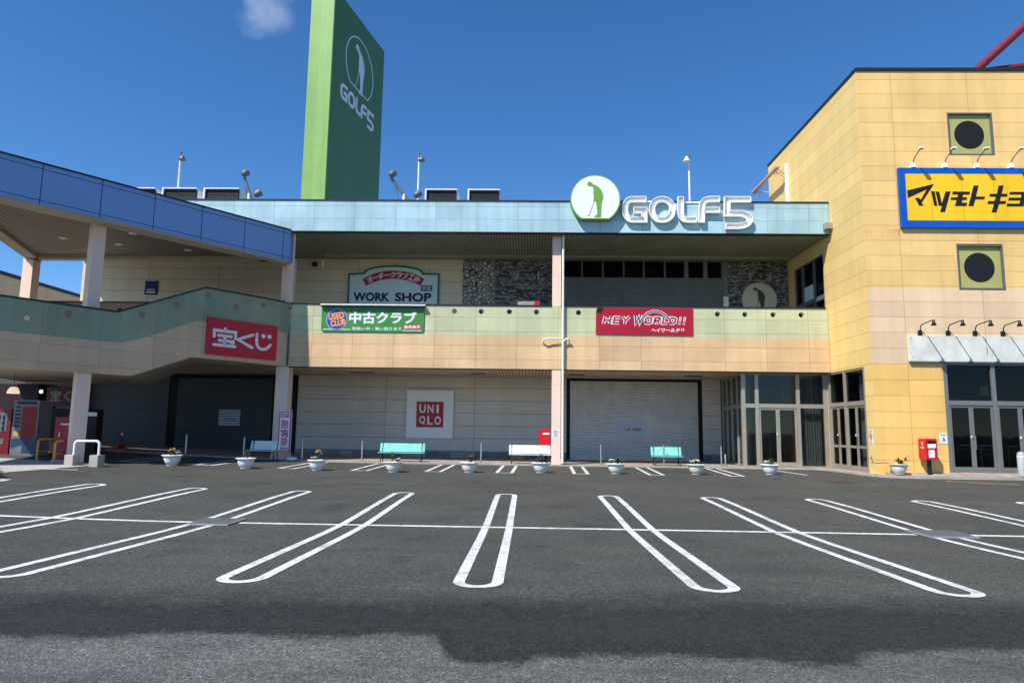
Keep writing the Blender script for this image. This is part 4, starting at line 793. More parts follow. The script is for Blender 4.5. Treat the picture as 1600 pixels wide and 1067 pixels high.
t = thing('wall_notice', 'white notice plate beside the first glass door right of the post box', 'notice', (15.35, 25.6, 1.2))
b = MB(); FYF.box(b, 15.2, 15.48, 1.2, 1.58, 0, .012); part('plate', b, m_white, t); b = MB(); FYF.box(b, 15.24, 15.44, 1.5, 1.53, .012, .015); FYF.prism(b, [(15.28, 1.27), (15.33, 1.37), (15.31, 1.42), (15.37, 1.42), (15.4, 1.33), (15.42, 1.27), (15.38, 1.27), (15.35, 1.33), (15.31, 1.27)], .012, .015); part('lettering', b, m_grey, t)
t = thing('wall_frame', 'slanting pink steel bracket frame high on the yellow side wall', 'bracket', (12.8, 34, 14))
b = MB()
b.box(12.3, 12.5, 32.8, 36.6, 14.7, 14.78)
for y in (33.0, 33.25, 36.2, 36.45): b.tube([(12.4, y, 14.7), (12.87, min(y, 35.45), 14.35)], .022, 6); b.tube([(12.4, y+.1, 14.7), (12.45, y+.1, 14.4)], .022, 6)
part('rail', b, M_plain('dusty_pink_steel', srgb(206, 166, 150), .5), t)
for p, q, r_t, l in (((18.9, 27.5, 16.9), (22.0, 27.5, 19.75), .2, 'thick dark red steel tube slanting up behind the yellow roof'), ((19.4, 27.9, 17.06), (23, 27.9, 17.55), .17, 'dark red steel tube lying almost level behind the yellow roof')):
    d = (Vector(q)-Vector(p)).normalized(); b = MB(); b.tube([Vector(p)-d*(2.0 if r_t > .18 else 3.0), q], r_t*.85, 16); tag(build('roof_strut', b, m_maroon, None, None, p), l, 'strut', 'red struts on the yellow roof')
# things inside the store windows
b = MB(); pleats(b, FYS, -27.3, -26.32, .1, 3.95, -.35, 9, .04); tag(build('curtain', b, m_curt, None, None, (13.2, 26.8, .1)), 'white gathered curtain behind the side window of the yellow store', 'curtain')
for loc, l in (((17.62, 26.6, 3.05), 'white square sign hanging inside the front glass'), ((13.5, 27.6, 2.95), 'white square sign hanging inside the side glass')):
    t = thing('hanging_sign', l, 'sign', loc); x, y, z = loc; b = MB(); b.box(x-.16, x+.16, y-.01, y+.01, z, z+.36); part('plate', b, m_offw, t); b = MB(); b.tube([(x, y, z+.36), (x, y, 4.25)], .008, 5); part('cord', b, m_grey, t)
t = thing('handrail', 'steel handrail inside behind the glass doors of the store', 'railing', (18, 27.3, .15))
b = MB(); b.tube([(15.6, 27.3, 1.12), (22.5, 27.3, 1.12)], .03, 8); b.tube([(15.6, 27.3, .98), (22.5, 27.3, .98)], .012, 6)
for x in (15.7, 16.75, 17.8, 18.85, 19.9, 21, 22): b.tube([(x, 27.3, .15), (x, 27.3, 1.12)], .02, 8)
part('rail', b, m_steel, t)

# ------------------------------------------------------------------ on the mall roof
t = thing('sign_tower', 'tall green rooftop sign tower with bright narrow side and dark logo face', 'tower', (-11.45, 36, 11.2))
FT = Frame((-11.45, 36, 0), (.2017, .9795, 0), (.9795, -.2017, 0))
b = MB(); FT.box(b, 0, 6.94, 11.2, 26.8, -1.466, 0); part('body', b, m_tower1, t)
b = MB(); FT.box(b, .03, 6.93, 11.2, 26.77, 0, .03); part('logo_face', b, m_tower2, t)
b = MB()
for k, p in GP.items(): FT.band(b, [((u-4.0)*.824+1.12, (v-10.42)*.86+20.62) for u, v in p], .1, .03, .07, k == 'O')
part('lettering', b, m_lav, t)
b = MB(); FT.band(b, discpoly(3.46, 23.6, 1.88, 64, .8), .035, .03, .06, True); part('ring', b, m_lav, t)
b = MB(); FT.prism(b, remap(GOLFER, 3.46, 23.5, 1.81), .03, .06); FT.band(b, remap(CLUB, 3.46, 23.5, 1.81), .02, .03, .06); part('golfer_emblem', b, m_lav, t)
ACL = ['rooftop unit half hidden behind the blue canopy edge', 'rooftop unit under the first lamp post from the left', 'rooftop unit just left of the left floodlight bracket', 'rooftop unit just right of the middle lamp post', 'rightmost rooftop unit with white edged dark front']
for (x0, x1), l in zip(((-18.7, -17.45), (-17.1, -15.5), (-15.15, -13.5), (-4.85, -3.37), (-2.88, -1.4)), ACL):
    t = thing('air_conditioner', l, 'air conditioner', ((x0+x1)/2, 30.3, 11.25), 'dark fronted units along the roof edge')
    z1 = 12.41; b = MB(); b.box(x0, x0+.07, 29.8, 30.9, 11.4, z1); b.box(x0+.07, x1, 29.8, 30.9, z1-.05, z1); b.box(x1-.05, x1, 30.0, 30.9, 11.4, z1-.05); b.box(x0+.07, x1-.05, 30.8, 30.9, 11.4, z1-.05); b.box(x0, x1, 29.9, 30.9, 11.25, 11.4); part('casing', b, m_white, t)
    b = MB(); FR0.box(b, x0+.07, x1-.05, 11.4, z1-.05, -29.95, -29.9)
    for k in range(3): FR0.box(b, x0+.09, x1-.2, 11.5+k*.3, 11.52+k*.3, -29.9, -29.89)
    part('grille', b, m_iron, t)
for (x, lean), l in zip(((-12.95, -.28), (-5.78, -.62)), ('twin floodlight bracket between roof units and the green tower', 'twin floodlight bracket just right of the green tower')):
    t = thing('floodlight', l, 'floodlight', (x, 29.7, 11.25), 'twin floodlights on brackets')
    b = MB(); b.tube([(x, 29.7, 11.25), (x, 29.7, 12.1)], .07, 10); part('post', b, m_white, t)
    b = MB(); b.tube([(x+.42*(.6 if lean > -.4 else 1), 29.7, 11.5), (x+lean, 29.7, 12.85)], .065, 8); b.tube([(x-.12, 29.75, 11.3), (x+lean*.7, 29.75, 12.5)], .025, 6); part('arm', b, m_grey, t)
    for cx, cz, ax in ((x+lean+.06, 13.02, (.25, .7, .6)), (x+.62*(.7 if lean > -.4 else 1), 12.05, (.5, .6, .7))):
        b = MB(); b.lathe([(0, -.16), (.1, -.16), (.15, -.08), (.165, .1), (.175, .13), (.16, .13)], (cx, 29.6, cz), 18, ax); hd = part('lamp_head', b, m_grey, t); b = MB(); b.lathe([(0, .1), (.16, .1)], (cx, 29.6, cz), 18, ax); part('lens', b, m_white, hd)
for x, sx, l in ((-16.45, .16, 'leftmost white rooftop lamp post, lamp turned right'), (-5.2, .14, 'white rooftop lamp post right of the green tower'), (7.28, -.14, 'white rooftop lamp post above the channel letters')):
    t = thing('lamp_post', l, 'lamp post', (x, 30, 11.25), 'white lamp posts along the roof')
    b = MB(); b.tube([(x, 30, 11.25), (x, 30, 13.95)], .045, 10); part('pole', b, m_white, t); b = MB(); b.tube([(x, 30, 13.95), (x, 30, 14.22)], .05, 10); part('cap', b, m_grey, t)
    b = MB(); c = (x+sx, 29.85, 13.85); b.lathe([(.0, .16), (.05, .16), (.09, .05), (.17, -.08), (.165, -.09), (.0, -.02)], c, 16); b.tube([(x, 30, 14.02), (c[0], c[1], c[2]+.16)], .02, 6); part('shade', b, m_offw if sx < 0 else m_grey, t)

# ------------------------------------------------------------------ street furniture
def make_planter(name, label, group, pot_mat):
    t = thing(name, label, 'planter', (0, 0, 0), group)
    b = MB(); b.lathe([(0, 0), (.168, 0), (.172, .02), (.165, .035), (.19, .05), (.228, .1), (.262, .18), (.28, .25), (.288, .315), (.325, .325), (.345, .337), (.35, .352), (.34, .366), (.3, .364), (.275, .34), (0, .335)], (0, 0, 0), 36)
    part('pot', b, pot_mat, t)
    b = MB(); b.lathe([(.265, .334), (.15, .345), (0, .35)], (0, 0, 0), 20); part('soil', b, m_soil, t); return t
def leaf(mb, p, d, l, w):
    p = Vector(p); d = Vector(d).normalized(); s = d.cross(Vector((0, 0, 1)))
    s = (s if s.length > .1 else Vector((1, 0, 0))).normalized()*w; mid = p+d*l*.5+Vector((0, 0, l*.06)); tip = p+d*l-Vector((0, 0, l*.08))
    mb.add([p, mid-s, tip, mid+s, mid-Vector((0, 0, w*.3))], [(0, 1, 4), (1, 2, 4), (2, 3, 4), (3, 0, 4)])
FLC = [M_plain('white_petals', srgb(240, 240, 238), .6, sc=20), M_plain('lilac_petals', srgb(200, 180, 214), .6, sc=20), M_plain('yellow_petals', srgb(236, 190, 70), .6, sc=20), M_plain('dark_purple_petals', srgb(88, 50, 96), .6, sc=20), M_plain('dry_leaves', srgb(120, 104, 60), .7, sc=20, var=.4)]
def dress(t, spec, rnd, stake=True):
    """what grows in one pot: (kind, x offset, height)"""
    b = MB(); fl = {}
    for kind, dx, h in spec:
        h = h*1.35+.03
        for k in range(16 if kind != 'tall' else 24):
            a = rnd.uniform(0, 6.28); r0 = rnd.uniform(0, .07); z = .34+rnd.uniform(0, h)
            leaf(b, (dx+r0*math.cos(a), r0*math.sin(a), z), (math.cos(a), math.sin(a), rnd.uniform(.1, 1.1)), rnd.uniform(.08, .15), rnd.uniform(.022, .042))
        b.tube([(dx, 0, .33), (dx+rnd.uniform(-.03, .03), 0, .34+h)], .008, 5)
        if isinstance(kind, int):
            f = fl.setdefault(kind, MB())
            for k in range(9):
                c = Vector((dx+rnd.uniform(-.09, .09), rnd.uniform(-.09, .09), .38+h*rnd.uniform(.5, 1.1)))
                for j in range(5):
                    a = 6.28*j/5; leaf(f, c, (math.cos(a), math.sin(a)-.3, .5), .062, .03)
    part('foliage', b, m_leaf, t)
    for k, f in fl.items(): part('flowers', f, FLC[k], t)
    if stake:
        sx = rnd.uniform(-.02, .2); b = MB(); b.tube([(sx, .06, .33), (sx, .06, .5)], .012, 6); b.tube([(sx, .06, .5), (sx, .06, .58)], .028, 8); part('stake_light', b, m_iron, t)
PL = [((-12.6, 24.0), [(1, .17, .06), ('l', -.03, .1), (2, -.02, .12)], 'white bowl planter with lilac flowers at the right, leftmost in the row'),
 ((-10.0, 24.1), [('l', .0, .14), ('l', .05, .1)], 'white bowl planter with grey green sprig in front of the white bench'),
 ((-7.54, 24.4), [(2, .02, .2), (0, -.12, .03)], 'white bowl planter with orange yellow flowers right of the pink banner'),
 ((-4.76, 24.26), [(4, -.02, .2), (0, .16, .04)], 'white bowl planter with brownish plant and white blooms before the long mint bench'),
 ((-2.1, 24.63), [('tall', .04, .17), (4, .05, .1)], 'white bowl planter with one small upright plant and a stake, between mint and cream benches'),
 ((.48, 24.99), [('tall', .02, .2), (3, .14, .05), (3, -.1, .04)], 'white bowl planter with bushy green shoot in front of the cream bench'),
 ((3.2, 25.06), [(0, -.14, .06), (4, .06, .09), (4, .12, .07)], 'white bowl planter with white flowers and dry stalks before the grey shutter'),
 ((6.18, 25.34), [(0, -.14, .07), (2, .06, .08), (0, .0, .06)], 'cream bowl planter full of white and yellow flowers right of the short mint bench'),
 ((9.05, 25.89), [('l', .05, .13), ('tall', .03, .1), (0, -.15, .04)], 'white bowl planter with sparse green leaves before the glass entrance'),
 ((13.42, 25.16), [(4, .0, .06), (4, .1, .05)], 'white bowl planter with dead trailing stems beside the yellow wall')]
m_pot2 = M_plain('cream_pot_plastic', srgb(226, 222, 200), .45, sc=9)
proto = make_planter('planter', 'planter', 'bowl planters in a row', m_offw); rootp = proto
for i, ((x, y), spec, l) in enumerate(PL):
    z = gz(x, y)+.002 if x < 13 else .095
    if i == 0: t = proto; t.location = (x, y, z); t['label'] = l
    else:
        t = base.copy(); C.objects.link(t); t.location = (x, y, z); t['label'] = l
        for ch in base.children:
            if ch.name.split('.')[0] in ('pot', 'soil'):
                c = ch.copy(); C.objects.link(c); c.parent = t
                if i == 7 and ch.name.startswith('pot'): c.data = c.data.copy(); c.data.materials[0] = m_pot2
    base = proto; t.rotation_euler = (0, 0, 0); ORG[t.as_pointer()] = Vector((0, 0, 0)); rnd = random.Random(40+i); dress(t, spec, rnd, i not in (2, 7))
    if i == 9:
        b = MB(); q = [(-.15, 0, .38)]
        for k in range(9): q.append((q[-1][0]-.09, q[-1][1]+rnd.uniform(-.02, .02), .385+rnd.uniform(-.02, .025)))
        b.tube(q, .012, 5); b.tube([(-.93, 0, .4), (-.95, 0, .62)], .012, 5); b.tube([(-.95, 0, .52), (-1.02, 0, .6)], .008, 5)
        b.tube([(.1, 0, .36), (.33, .02, .37)], .012, 5)
        for k in range(12): leaf(b, (.25+rnd.uniform(-.05, .1), 0, .5+rnd.uniform(-.06, .1)), (rnd.uniform(-1, 1), -.3, rnd.uniform(-.3, 1)), .1, .035)
        part('dead_stems', b, M_plain('dead_brown', srgb(70, 58, 44), .8, sc=20), t)
def bench(label, x, y, L, mat, flip=False):
    t = thing('bench', label, 'bench', (x, y, gz(x, 29)+(.05 if y > 29 else .004))); z0 = t.location.z; ORG[t.as_pointer()] = Vector((0, 0, 0))
    for s in (-1, 1):
        sx = s*(L/2-.12); b = MB()
        b.tube([(sx, -.24, 0), (sx, -.2, .36), (sx, .16, .38), (sx, .24, .0)], .022, 8); b.tube([(sx, .14, .38), (sx, .27, .8)], .02, 8); b.tube([(sx, -.22, .18), (sx, .21, .2)], .014, 6)
        part('leg', b, m_iron, t)
    for k in range(5):
        b = MB(); q = (k+.5)/5; y0, zz = .15+.12*q, .43+.36*q; b.add([(sx_*L/2, y0+dy, zz+dz) for sx_ in (-1, 1) for dy, dz in ((-.012, -.032), (.0, .032), (.022, .026), (.01, -.038))], [(0, 1, 2, 3), (7, 6, 5, 4), (0, 4, 5, 1), (1, 5, 6, 2), (2, 6, 7, 3), (3, 7, 4, 0)]); part('back_slat', b, mat, t)
    for k in range(4):
        b = MB(); y0 = -.24+.1*k; b.box(-L/2, L/2, y0, y0+.082, .385-.005*k, .415-.005*k); part('seat_slat', b, mat, t)
    if flip: t.rotation_euler = (0, 0, math.pi)
    return t
bench('short white slatted bench in half shade beside the pink banner', -11.05, 28.35, 1.26, m_cream); bench('long mint green slatted bench under the square white sign', -5.45, 29.4, 1.95, m_mint)
bench('long cream slatted bench standing left of the pink column', .15, 29.3, 1.92, m_cream); bench('short mint green bench in front of the grey roller shutter', 5.95, 29.45, 1.3, m_mint)
BL = [(-14.85, 'thin steel bollard before the dark shutter, leftmost'), (-12.3, 'thin steel bollard behind the short white bench'), (-9.75, 'thin steel bollard just right of the pink banner'), (-7.15, 'thin steel bollard left of the long mint bench'), (-2.0, 'thin steel bollard between the mint and cream benches'), (3.12, 'thin steel bollard before the left part of the grey roller shutter'), (5.8, 'thin steel bollard behind the short mint bench'), (8.23, 'taller thin steel bollard left of the glass entrance'), (8.4, 'low thin steel post touching the taller bollard by the glass entrance')]
pb = None
for i, (x, l) in enumerate(BL):
    if pb is None:
        pb = thing('bollard', l, 'bollard', (x, 29.35, gz(x, 29)+.05), 'thin steel bollards along the walkway'); ORG[pb.as_pointer()] = Vector((0, 0, 0))
        b = MB(); b.lathe([(.036, 0), (.036, .84), (.03, .855), (0, .86)], (0, 0, 0), 16); part('post', b, m_steel, pb); b = MB(); b.lathe([(.06, 0), (.06, .012), (.036, .014)], (0, 0, 0), 16); part('base_ring', b, m_grey, pb)
    else:
        o = dup(pb, (x, 29.35 if i != 4 else 29.2, gz(x, 29)+.05), 0, l)
        if i == 8: o.scale = (1, 1, .62)
t = thing('bollard', 'thick grey round topped bollard at the right edge of the photo', 'bollard', (17.72, 25.05, .08)); ORG[t.as_pointer()] = Vector((0, 0, 0))
m_gp = M_plain('grey_bollard_paint', srgb(168, 172, 174), .45); b = MB(); b.lathe([(.125, 0), (.125, .68), (.118, .69)], (0, 0, 0), 24); part('post', b, m_gp, t); b = MB(); b.lathe([(.126, .69), (.126, .73), (.112, .735)], (0, 0, 0), 24); part('band', b, m_white, t); b = MB(); b.lathe([(.118, .735), (.12, .77), (.105, .83), (.07, .865), (0, .88)], (0, 0, 0), 24); part('cap', b, m_gp, t)
# red post box on its pole by the yellow wall
t = thing('post_box', 'red post box on black pole before the yellow wall', 'post box', (14.55, 25.22, .08))
b = MB(); x0, x1, y0, y1, z0, z1 = 14.34, 14.75, 25.0, 25.46, .62, 1.38
pr_ = [(x0, z0+.02), (x0+.02, z0), (x1-.02, z0), (x1, z0+.02), (x1, z1-.03), (x1-.03, z1), (x0+.03, z1), (x0, z1-.03)]
F5 = Frame((0, 25.0, 0), (1, 0, 0), (0, -1, 0)); F5.prism(b, pr_, -.46, 0); F5.ring(b, x0+.03, x1-.03, 1.0, z1-.06, .025, 0, .025); body = part('body', b, m_red, t)
b = MB(); F5.box(b, x0+.055, x1-.055, 1.18, z1-.085, .0, .004); part('slot', b, m_black, t); b = MB(); F5.box(b, x0+.055, x1-.055, 1.05, 1.19, .0, .02); part('notice', b, m_white, t); b = MB(); F5.box(b, x0+.09, x1-.11, .7, 1.06, .0, .008); part('notice', b, m_white, t)
b = MB(); F5.box(b, x0+.12, x1-.14, .98, 1.0, .008, .01); F5.box(b, x0+.12, x1-.14, .9, .905, .008, .01); F5.box(b, x0+.12, x1-.16, .84, .845, .008, .01); part('lettering', b, m_grey, t)
F5s = Frame((14.34, 0, 0), (0, -1, 0), (-1, 0, 0)); b = MB(); F5s.box(b, -25.27, -25.14, 1.23, 1.25, 0, .003); F5s.box(b, -25.27, -25.14, 1.185, 1.2, 0, .003); F5s.box(b, -25.215, -25.195, 1.12, 1.185, 0, .003); F5s.text(b, 'POST', -25.3, -25.1, 1.02, 1.085, 0, .003, .02); part('lettering', b, m_white, t)
b = MB(); F5s.box(b, -25.42, -25.36, .72, .84, 0, .004); part('keyhole_plate', b, m_iron, t)
b = MB(); b.tube([(14.55, 25.22, .08), (14.55, 25.22, .63)], .075, 16); part('pole', b, m_iron, t)
t = thing('post_box', 'red post box standing behind the cream bench beside the pink column', 'post box', (.68, 29.9, .05))
b = MB(); b.box(.62, .95, 29.65, 30.0, .5, 1.5); b.box(.7, .86, 29.7, 29.9, 1.5, 1.6); b.box(.46, .62, 29.75, 29.98, .85, 1.48); part('body', b, m_red, t); b = MB(); b.box(.64, .93, 29.63, 29.65, 1.3, 1.37); part('slot_plate', b, m_white, t); b = MB(); b.box(.7, .86, 29.75, 29.9, .05, .5); part('pole', b, m_iron, t)
# notices on the column and shutter
t = thing('wall_notice', 'small white notice with dark lines on the lower pink column', 'notice', (1.18, 29.04, 1.2)); b = MB(); FP.box(b, 1.03, 1.33, 1.2, 1.52, .012, .018); part('plate', b, m_white, t); b = MB()
for z, a in ((1.45, .2), (1.38, .26), (1.31, .16), (1.25, .2)): FP.box(b, 1.18-a/2, 1.18+a/2, z, z+.025, .018, .02)
part('lettering', b, m_navy, t)
for x0, x1, z0, z1, l in ((4.49, 5.98, 1.13, 2.07, 'pale paper notice stuck on the wide grey roller shutter'), (-15.8, -14.7, 1.5, 2.3, 'dim paper notice on the dark shutter behind the short white bench')):
    t = thing('paper_notice', l, 'notice', (x0, 34.3, z0)); b = MB(); FL.box(b, x0, x1, z0, z1, -.05, -.045); part('sheet', b, M_plain('grey_paper', srgb(188, 196, 206), .7), t)
    b = MB(); c = (x0+x1)/2; s = (x1-x0)/1.49
    for a, w_ in ((-.36, .05), (-.24, .12), (.02, .1), (.15, .08), (.26, .1), (.38, .06)): FL.box(b, c+a*s, c+(a+w_)*s, z0+.38*s, z0+.52*s, -.045, -.043)
    part('lettering', b, m_grey, t)
# pink sale banner
t = thing('banner_flag', 'tall pink bordered sale banner 感謝祭 seen from behind on its pole', 'banner', (-10.03, 28.62, .1))
FBn = Frame((0, 28.62, 0), (1, 0, 0), (0, -1, 0)); m_pk = M_plain('magenta_print', srgb(196, 32, 92), .6); b = MB(); FBn.box(b, -10.56, -10.06, .45, 2.12, -.004, .004); cl = part('cloth', b, m_white, t)
b = MB(); FBn.ring(b, -10.56, -10.06, .45, 2.12, .035, .004, .008); FBn.box(b, -10.06, -10.0, .5, 2.1, -.003, .0); part('border', b, m_pk, cl)
b = MB(); FBn.text(b, '毎回', -10.5, -10.12, 1.86, 2.06, .004, .008, .02, 0, True)
for i, chh in enumerate('感謝祭'): FBn.text(b, chh, -10.48, -10.14, 1.42-.37*i, 1.77-.37*i, .004, .008, .014, 0, True)
FBn.text(b, '開催中', -10.5, -10.12, .51, .63, .004, .008, .015, 0, True); part('lettering', b, m_pk, cl)
b = MB(); b.tube([(-10.02, 28.63, .1), (-10.03, 28.63, 2.2)], .014, 8); b.tube([(-10.58, 28.63, 2.13), (-10.02, 28.63, 2.15)], .008, 6); part('pole', b, m_white, t); b = MB(); b.lathe([(0, 0), (.22, 0), (.24, .05), (.18, .13), (.05, .15), (0, .15)], (-9.98, 28.75, .085), 20); part('weight_base', b, m_offw, t)
# covers in the ground
t = thing('manhole_cover', 'rusty round manhole cover in the asphalt before the yellow wall', 'manhole', (10.4, 23.0, gz(10.4, 23))); b = MB(); z = gz(10.4, 23); b.lathe([(0, .008), (.36, .008), (.40, .006)], (10.4, 23, z), 32); part('cover', b, M_plain('rusty_iron', srgb(84, 66, 58), .8, .2, .3, 8), t)
for (x0, x1), l in zip(((-5.99, -5.25), (6.88, 7.72)), ('square steel drain grate left of the centre line of stalls', 'square steel drain grate at the right on the cross line')):
    y0, y1 = 12.03, 12.83; z = gz(0, 12.42)+.012 if x0 > -6 else 0; z = -.2; t = thing('drain_grate', l, 'drain grate', (x0, y0, z), 'steel drain grates on the cross line'); b = MB(); b.box(x0, x1, y0, y1, z-.02, z+.004); part('frame', b, M_plain('galvanised_grate', srgb(150, 154, 154), .6, .2), t)
    b = MB()
    for k in range(14): b.box(x0+.04, x1-.04, y0+.04+k*.052, y0+.062+k*.052, z+.004, z+.012)
    part('bars', b, m_grey, t)

# ------------------------------------------------------------------ under the low deck at the left
def zl_(x, y): return gz(x, y)+.012
t = thing('guard_rail', 'white U shaped guard rail on two concrete blocks', 'guard rail', (-14.6, 22.25, .22))
z = .22
b = MB()
def hoop(mb, p, q, h, r, z, rr=.12):
    p, q = Vector((*p, 0)), Vector((*q, 0)); d = (q-p).normalized(); U = Vector((0, 0, 1)); pts = [p+U*z]
    for k in range(6): a = math.pi/2*k/5; pts.append(p+d*rr*(1-math.cos(a))+U*(z+h-rr+rr*math.sin(a)))
    for k in range(6): a = math.pi/2*k/5; pts.append(q-d*rr*(1-math.sin(a))+U*(z+h-rr+rr*math.cos(a)))
    pts.append(q+U*z); mb.tube(pts, r, 12)
hoop(b, (-14.98, 22.25), (-14.18, 22.3), .72, .04, z); part('hoop', b, m_white, t)
for x in (-15.03, -14.2): b = MB(); b.slab([(x-.14, 22.08), (x+.14, 22.08), (x+.14, 22.45), (x-.14, 22.45)], z-.2, z+.27); part('concrete_block', b, m_conc, t)
for i, (p, q, l) in enumerate((((-16.9, 23.2), (-16.6, 23.75), 'yellow steel hoop rail before the vending machines'), ((-15.95, 22.7), (-15.75, 23.2), 'yellow steel hoop rail between the dark red cabinet and the pillar'))):
    z = zl_(*p); t = thing('guard_rail', l, 'guard rail', (*p, z), 'yellow hoop rails'); b = MB(); hoop(b, p, (q[0], q[1]), .72, .04, z); part('hoop', b, m_yellowrail, t)
    b = MB(); b.tube([(*p, z+.3), (*q, z+.3)], .02, 8); part('crossbar', b, m_yellowrail, t)
Fi = Frame((0, 24.7, -.078), (1.051, 0, 0), (0, -1, 0), (0, 0, 1.051)); zb = .34
t = thing('vending_machine', 'white and blue vending machine with a red poster', 'vending machine', (-18.5, 25, .3)); b = MB(); Fi.box(b, -18.12, -17.22, zb, 2.3, -.7, 0); part('cabinet', b, M_plain('dimmed_white_enamel', srgb(112, 114, 112), .4), t)  # cabinet white greyed: the deck's shade is put into the colour
b = MB(); Fi.box(b, -17.8, -17.28, .95, 2.08, 0, .012); part('poster', b, M_plain('poster_red', srgb(130, 24, 16), .5), t); b = MB(); Fi.prism(b, [(-18.1, .62), (-18.1, .95), (-17.24, 1.05), (-17.24, .9)], 0, .008); Fi.box(b, -17.7, -17.24, .45, .88, 0, .006); part('blue_stripe', b, M_plain('vending_blue', srgb(40, 62, 92), .4), t)
b = MB(); Fi.box(b, -18.0, -17.3, 2.15, 2.26, 0, .008)
for k in range(6): Fi.box(b, -18.05, -17.85, 2.02-k*.13, 2.09-k*.13, 0, .006)
part('lettering', b, m_navy, t); b = MB(); Fi.box(b, -18.05, -17.88, 1.05, 1.2, 0, .006); part('sticker', b, m_yellowrail, t)
t = thing('vending_machine', 'shade dimmed red vending machine with pale display at the left edge', 'vending machine', (-19.7, 25, .3)); b = MB(); Fi.box(b, -19.3, -18.22, zb, 1.98, -.7, -.05); part('cabinet', b, M_plain('dimmed_red_enamel', srgb(120, 16, 22), .4), t); b = MB(); Fi.box(b, -19.25, -18.35, 1.2, 1.85, -.05, -.04); part('display', b, M_plain('dimmed_display', srgb(96, 108, 116), .3), t)  # red and display darkened in colour to stand in for shade
b = MB()
for k in range(5):
    for j in range(3): b.lathe([(.04, 0), (.04, .13), (.02, .16)], (-20.1+k*.17, 24.74, 1.23+j*.2), 8)
part('sample_drinks', b, m_navy, t); b = MB(); Fi.box(b, -18.7, -18.4, .75, .95, -.05, -.03); Fi.box(b, -19.2, -18.9, .9, 1.1, -.05, -.03); part('slot', b, m_grey, t)
zc = zl_(-15.9, 23.1); t = thing('red_cabinet', 'tall dark red steel cabinet beside the low pillar', 'cabinet', (-15.9, 23.1, zc)); Fc = Frame((0, 22.95, 0), (1, 0, 0), (0, -1, 0)); b = MB(); Fc.box(b, -16.2, -15.62, zc+.08, 1.72, -.5, 0); Fc.box(b, -15.85, -15.65, 1.72, 1.8, -.4, -.1); part('body', b, M_plain('dark_red_steel', srgb(140, 18, 44), .4), t); b = MB(); Fc.box(b, -16.0, -15.72, 1.46, 1.5, 0, .006); part('label_strip', b, m_white, t); b = MB(); Fc.box(b, -16.02, -15.99, 1.05, 1.2, 0, .03); part('handle', b, m_steel, t); b = MB(); Fc.box(b, -16.22, -15.6, zc, zc+.08, -.5, .02); part('base', b, m_conc, t)
t = thing('lottery_booth_sign', 'dim dark red booth sign 宝くじ under the low deck', 'sign', (-19, 27.3, 2.2)); Fq = Frame((0, 27.3, 0), (1, 0, 0), (0, -1, 0)); b = MB(); Fq.box(b, -19.75, -18.0, 2.2, 3.0, -.1, 0); part('board', b, M_plain('booth_red', srgb(96, 18, 26), .5), t); b = MB(); Fq.text(b, '宝くじ', -19.6, -18.15, 2.38, 2.85, 0, .01, .03); part('lettering', b, m_beam, t)
t = thing('booth', 'dark red ticket booth behind the vending machines', 'booth', (-20, 27.5, 0)); b = MB(); b.box(-20.9, -20.1, 27.3, 28.4, .3, 3.1); b.box(-23.5, -20.9, 27.6, 28.4, .3, 3.1); b.box(-19.75, -18.0, 27.45, 28.4, .3, 2.1); part('body', b, M_plain('booth_dark_red', srgb(44, 14, 16), .6), t)  # booth red darkened in colour for the shade under the deck
t = thing('pendant_lamp', 'lit cream lamp shade glowing over the red vending machine', 'lamp', (-18.75, 24.2, 2.55)); b = MB(); b.lathe([(.2, -.1), (.19, -.02), (.12, .12), (.05, .14), (0, .14)], (-18.75, 24.2, 2.66), 20); part('shade', b, M_lit('lit_shade', (1, .78, .6), .55), t); b = MB(); b.tube([(-18.75, 24.2, 2.8), (-18.75, 24.2, 3.25)], .01, 6); part('cord', b, m_iron, t)
t = thing('wall_light', 'small lit white lamp beside the dim booth sign', 'lamp', (-19.9, 27.2, 2.7)); b = MB(); b.lathe([(0, -.08), (.06, -.06), (.07, .05), (.0, .08)], (-19.92, 27.2, 2.78), 12); part('bulb', b, M_lit('lit_bulb', (1, .97, .92), .9), t); b = MB(); b.box(-19.96, -19.88, 27.25, 27.3, 2.7, 2.86); part('holder', b, m_iron, t)
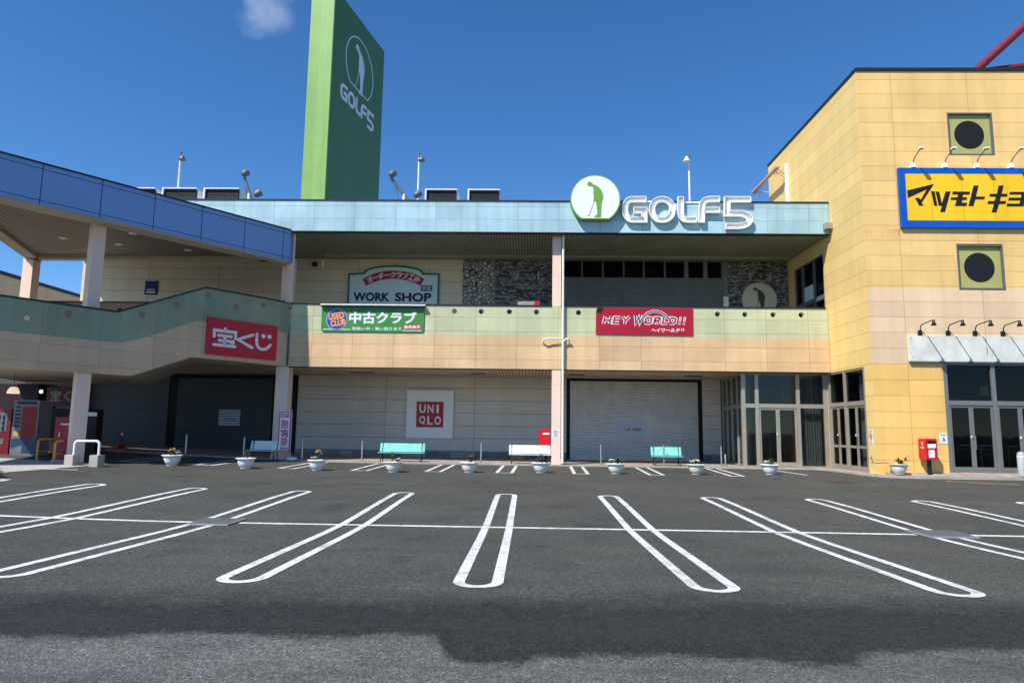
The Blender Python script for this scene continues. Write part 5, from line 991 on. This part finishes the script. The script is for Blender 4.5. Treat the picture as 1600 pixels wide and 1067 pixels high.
t = thing('price_board', 'narrow notice stand with a dark face behind the low pillar', 'notice', (-14.9, 24.6, .2)); Fn = Frame((0, 24.4, 0), (1, 0, 0), (0, -1, 0)); z = zl_(-15.6, 24.4); b = MB(); Fn.box(b, -16.02, -15.72, z+.1, 1.9, -.04, 0); part('board', b, m_dark, t); b = MB(); Fn.box(b, -16.03, -15.71, 1.78, 1.92, 0, .01); part('header', b, m_offw, t); b = MB(); Fn.box(b, -16.02, -15.99, z, z+.1, -.04, 0); Fn.box(b, -15.75, -15.72, z, z+.1, -.04, 0); part('leg', b, m_iron, t)
zc = gz(-18.6, 31)+.05; t = thing('traffic_cone', 'red and white traffic cone deep in the shade left of the dark shutter', 'cone', (-18.7, 31, zc)); b = MB(); b.lathe([(0, 0), (.2, 0), (.2, .03), (.14, .032), (.115, .18), (.065, .46), (.025, .7), (0, .7)], (-18.7, 31, zc), 16); part('cone_body', b, M_plain('dimmed_red_plastic', srgb(120, 30, 28), .6), t); b = MB(); b.lathe([(.119, .18), (.094, .32)], (-18.7, 31, zc), 16); b.lathe([(.069, .46), (.049, .58)], (-18.7, 31, zc), 16); part('reflective_band', b, m_grey, t)  # cone red and white bands dimmed in colour to imitate the shade
# shrub in a kerbed bed at the left edge
rnd = random.Random(5); z0 = gz(-14.1, 18); t = thing('shrub', 'small green shrub at the left edge by the white line', 'shrub', (-14.1, 18, z0)); b = MB()
for k in range(300):
    a = rnd.uniform(0, 6.28); r0 = .26*rnd.random()**.5; hh = rnd.uniform(.03, .3)*(1-.6*(r0/.26)**2); leaf(b, (-14.35+r0*math.cos(a), 18+r0*math.sin(a), z0+hh), (math.cos(a), math.sin(a), rnd.uniform(-.1, 1)), rnd.uniform(.06, .12), rnd.uniform(.015, .03))
part('foliage', b, m_leaf, t); b = MB()
for k in range(9): a = k*.7; b.tube([(-14.35, 18, z0), (-14.35+.14*math.cos(a), 18+.14*math.sin(a), z0+.2)], .01, 5)
part('stem', b, m_soil, t)
# the neighbouring block far left
t = thing('distant_building', 'plain beige building with dark roof edge beyond the left walkway', 'building', (-40, 50, 0)); b = MB(); b.box(-50, -31, 30, 62, 0, 10.1); part('wall', b, M_panel('beige_block', [(0, srgb(214, 196, 172))], (0, 1, 0), 6, 0, 1.2, 0, .03, .8, .08), t); b = MB(); b.box(-50.2, -30.9, 29.9, 62.1, 10.1, 10.3); part('roof_edge', b, m_coping, t)
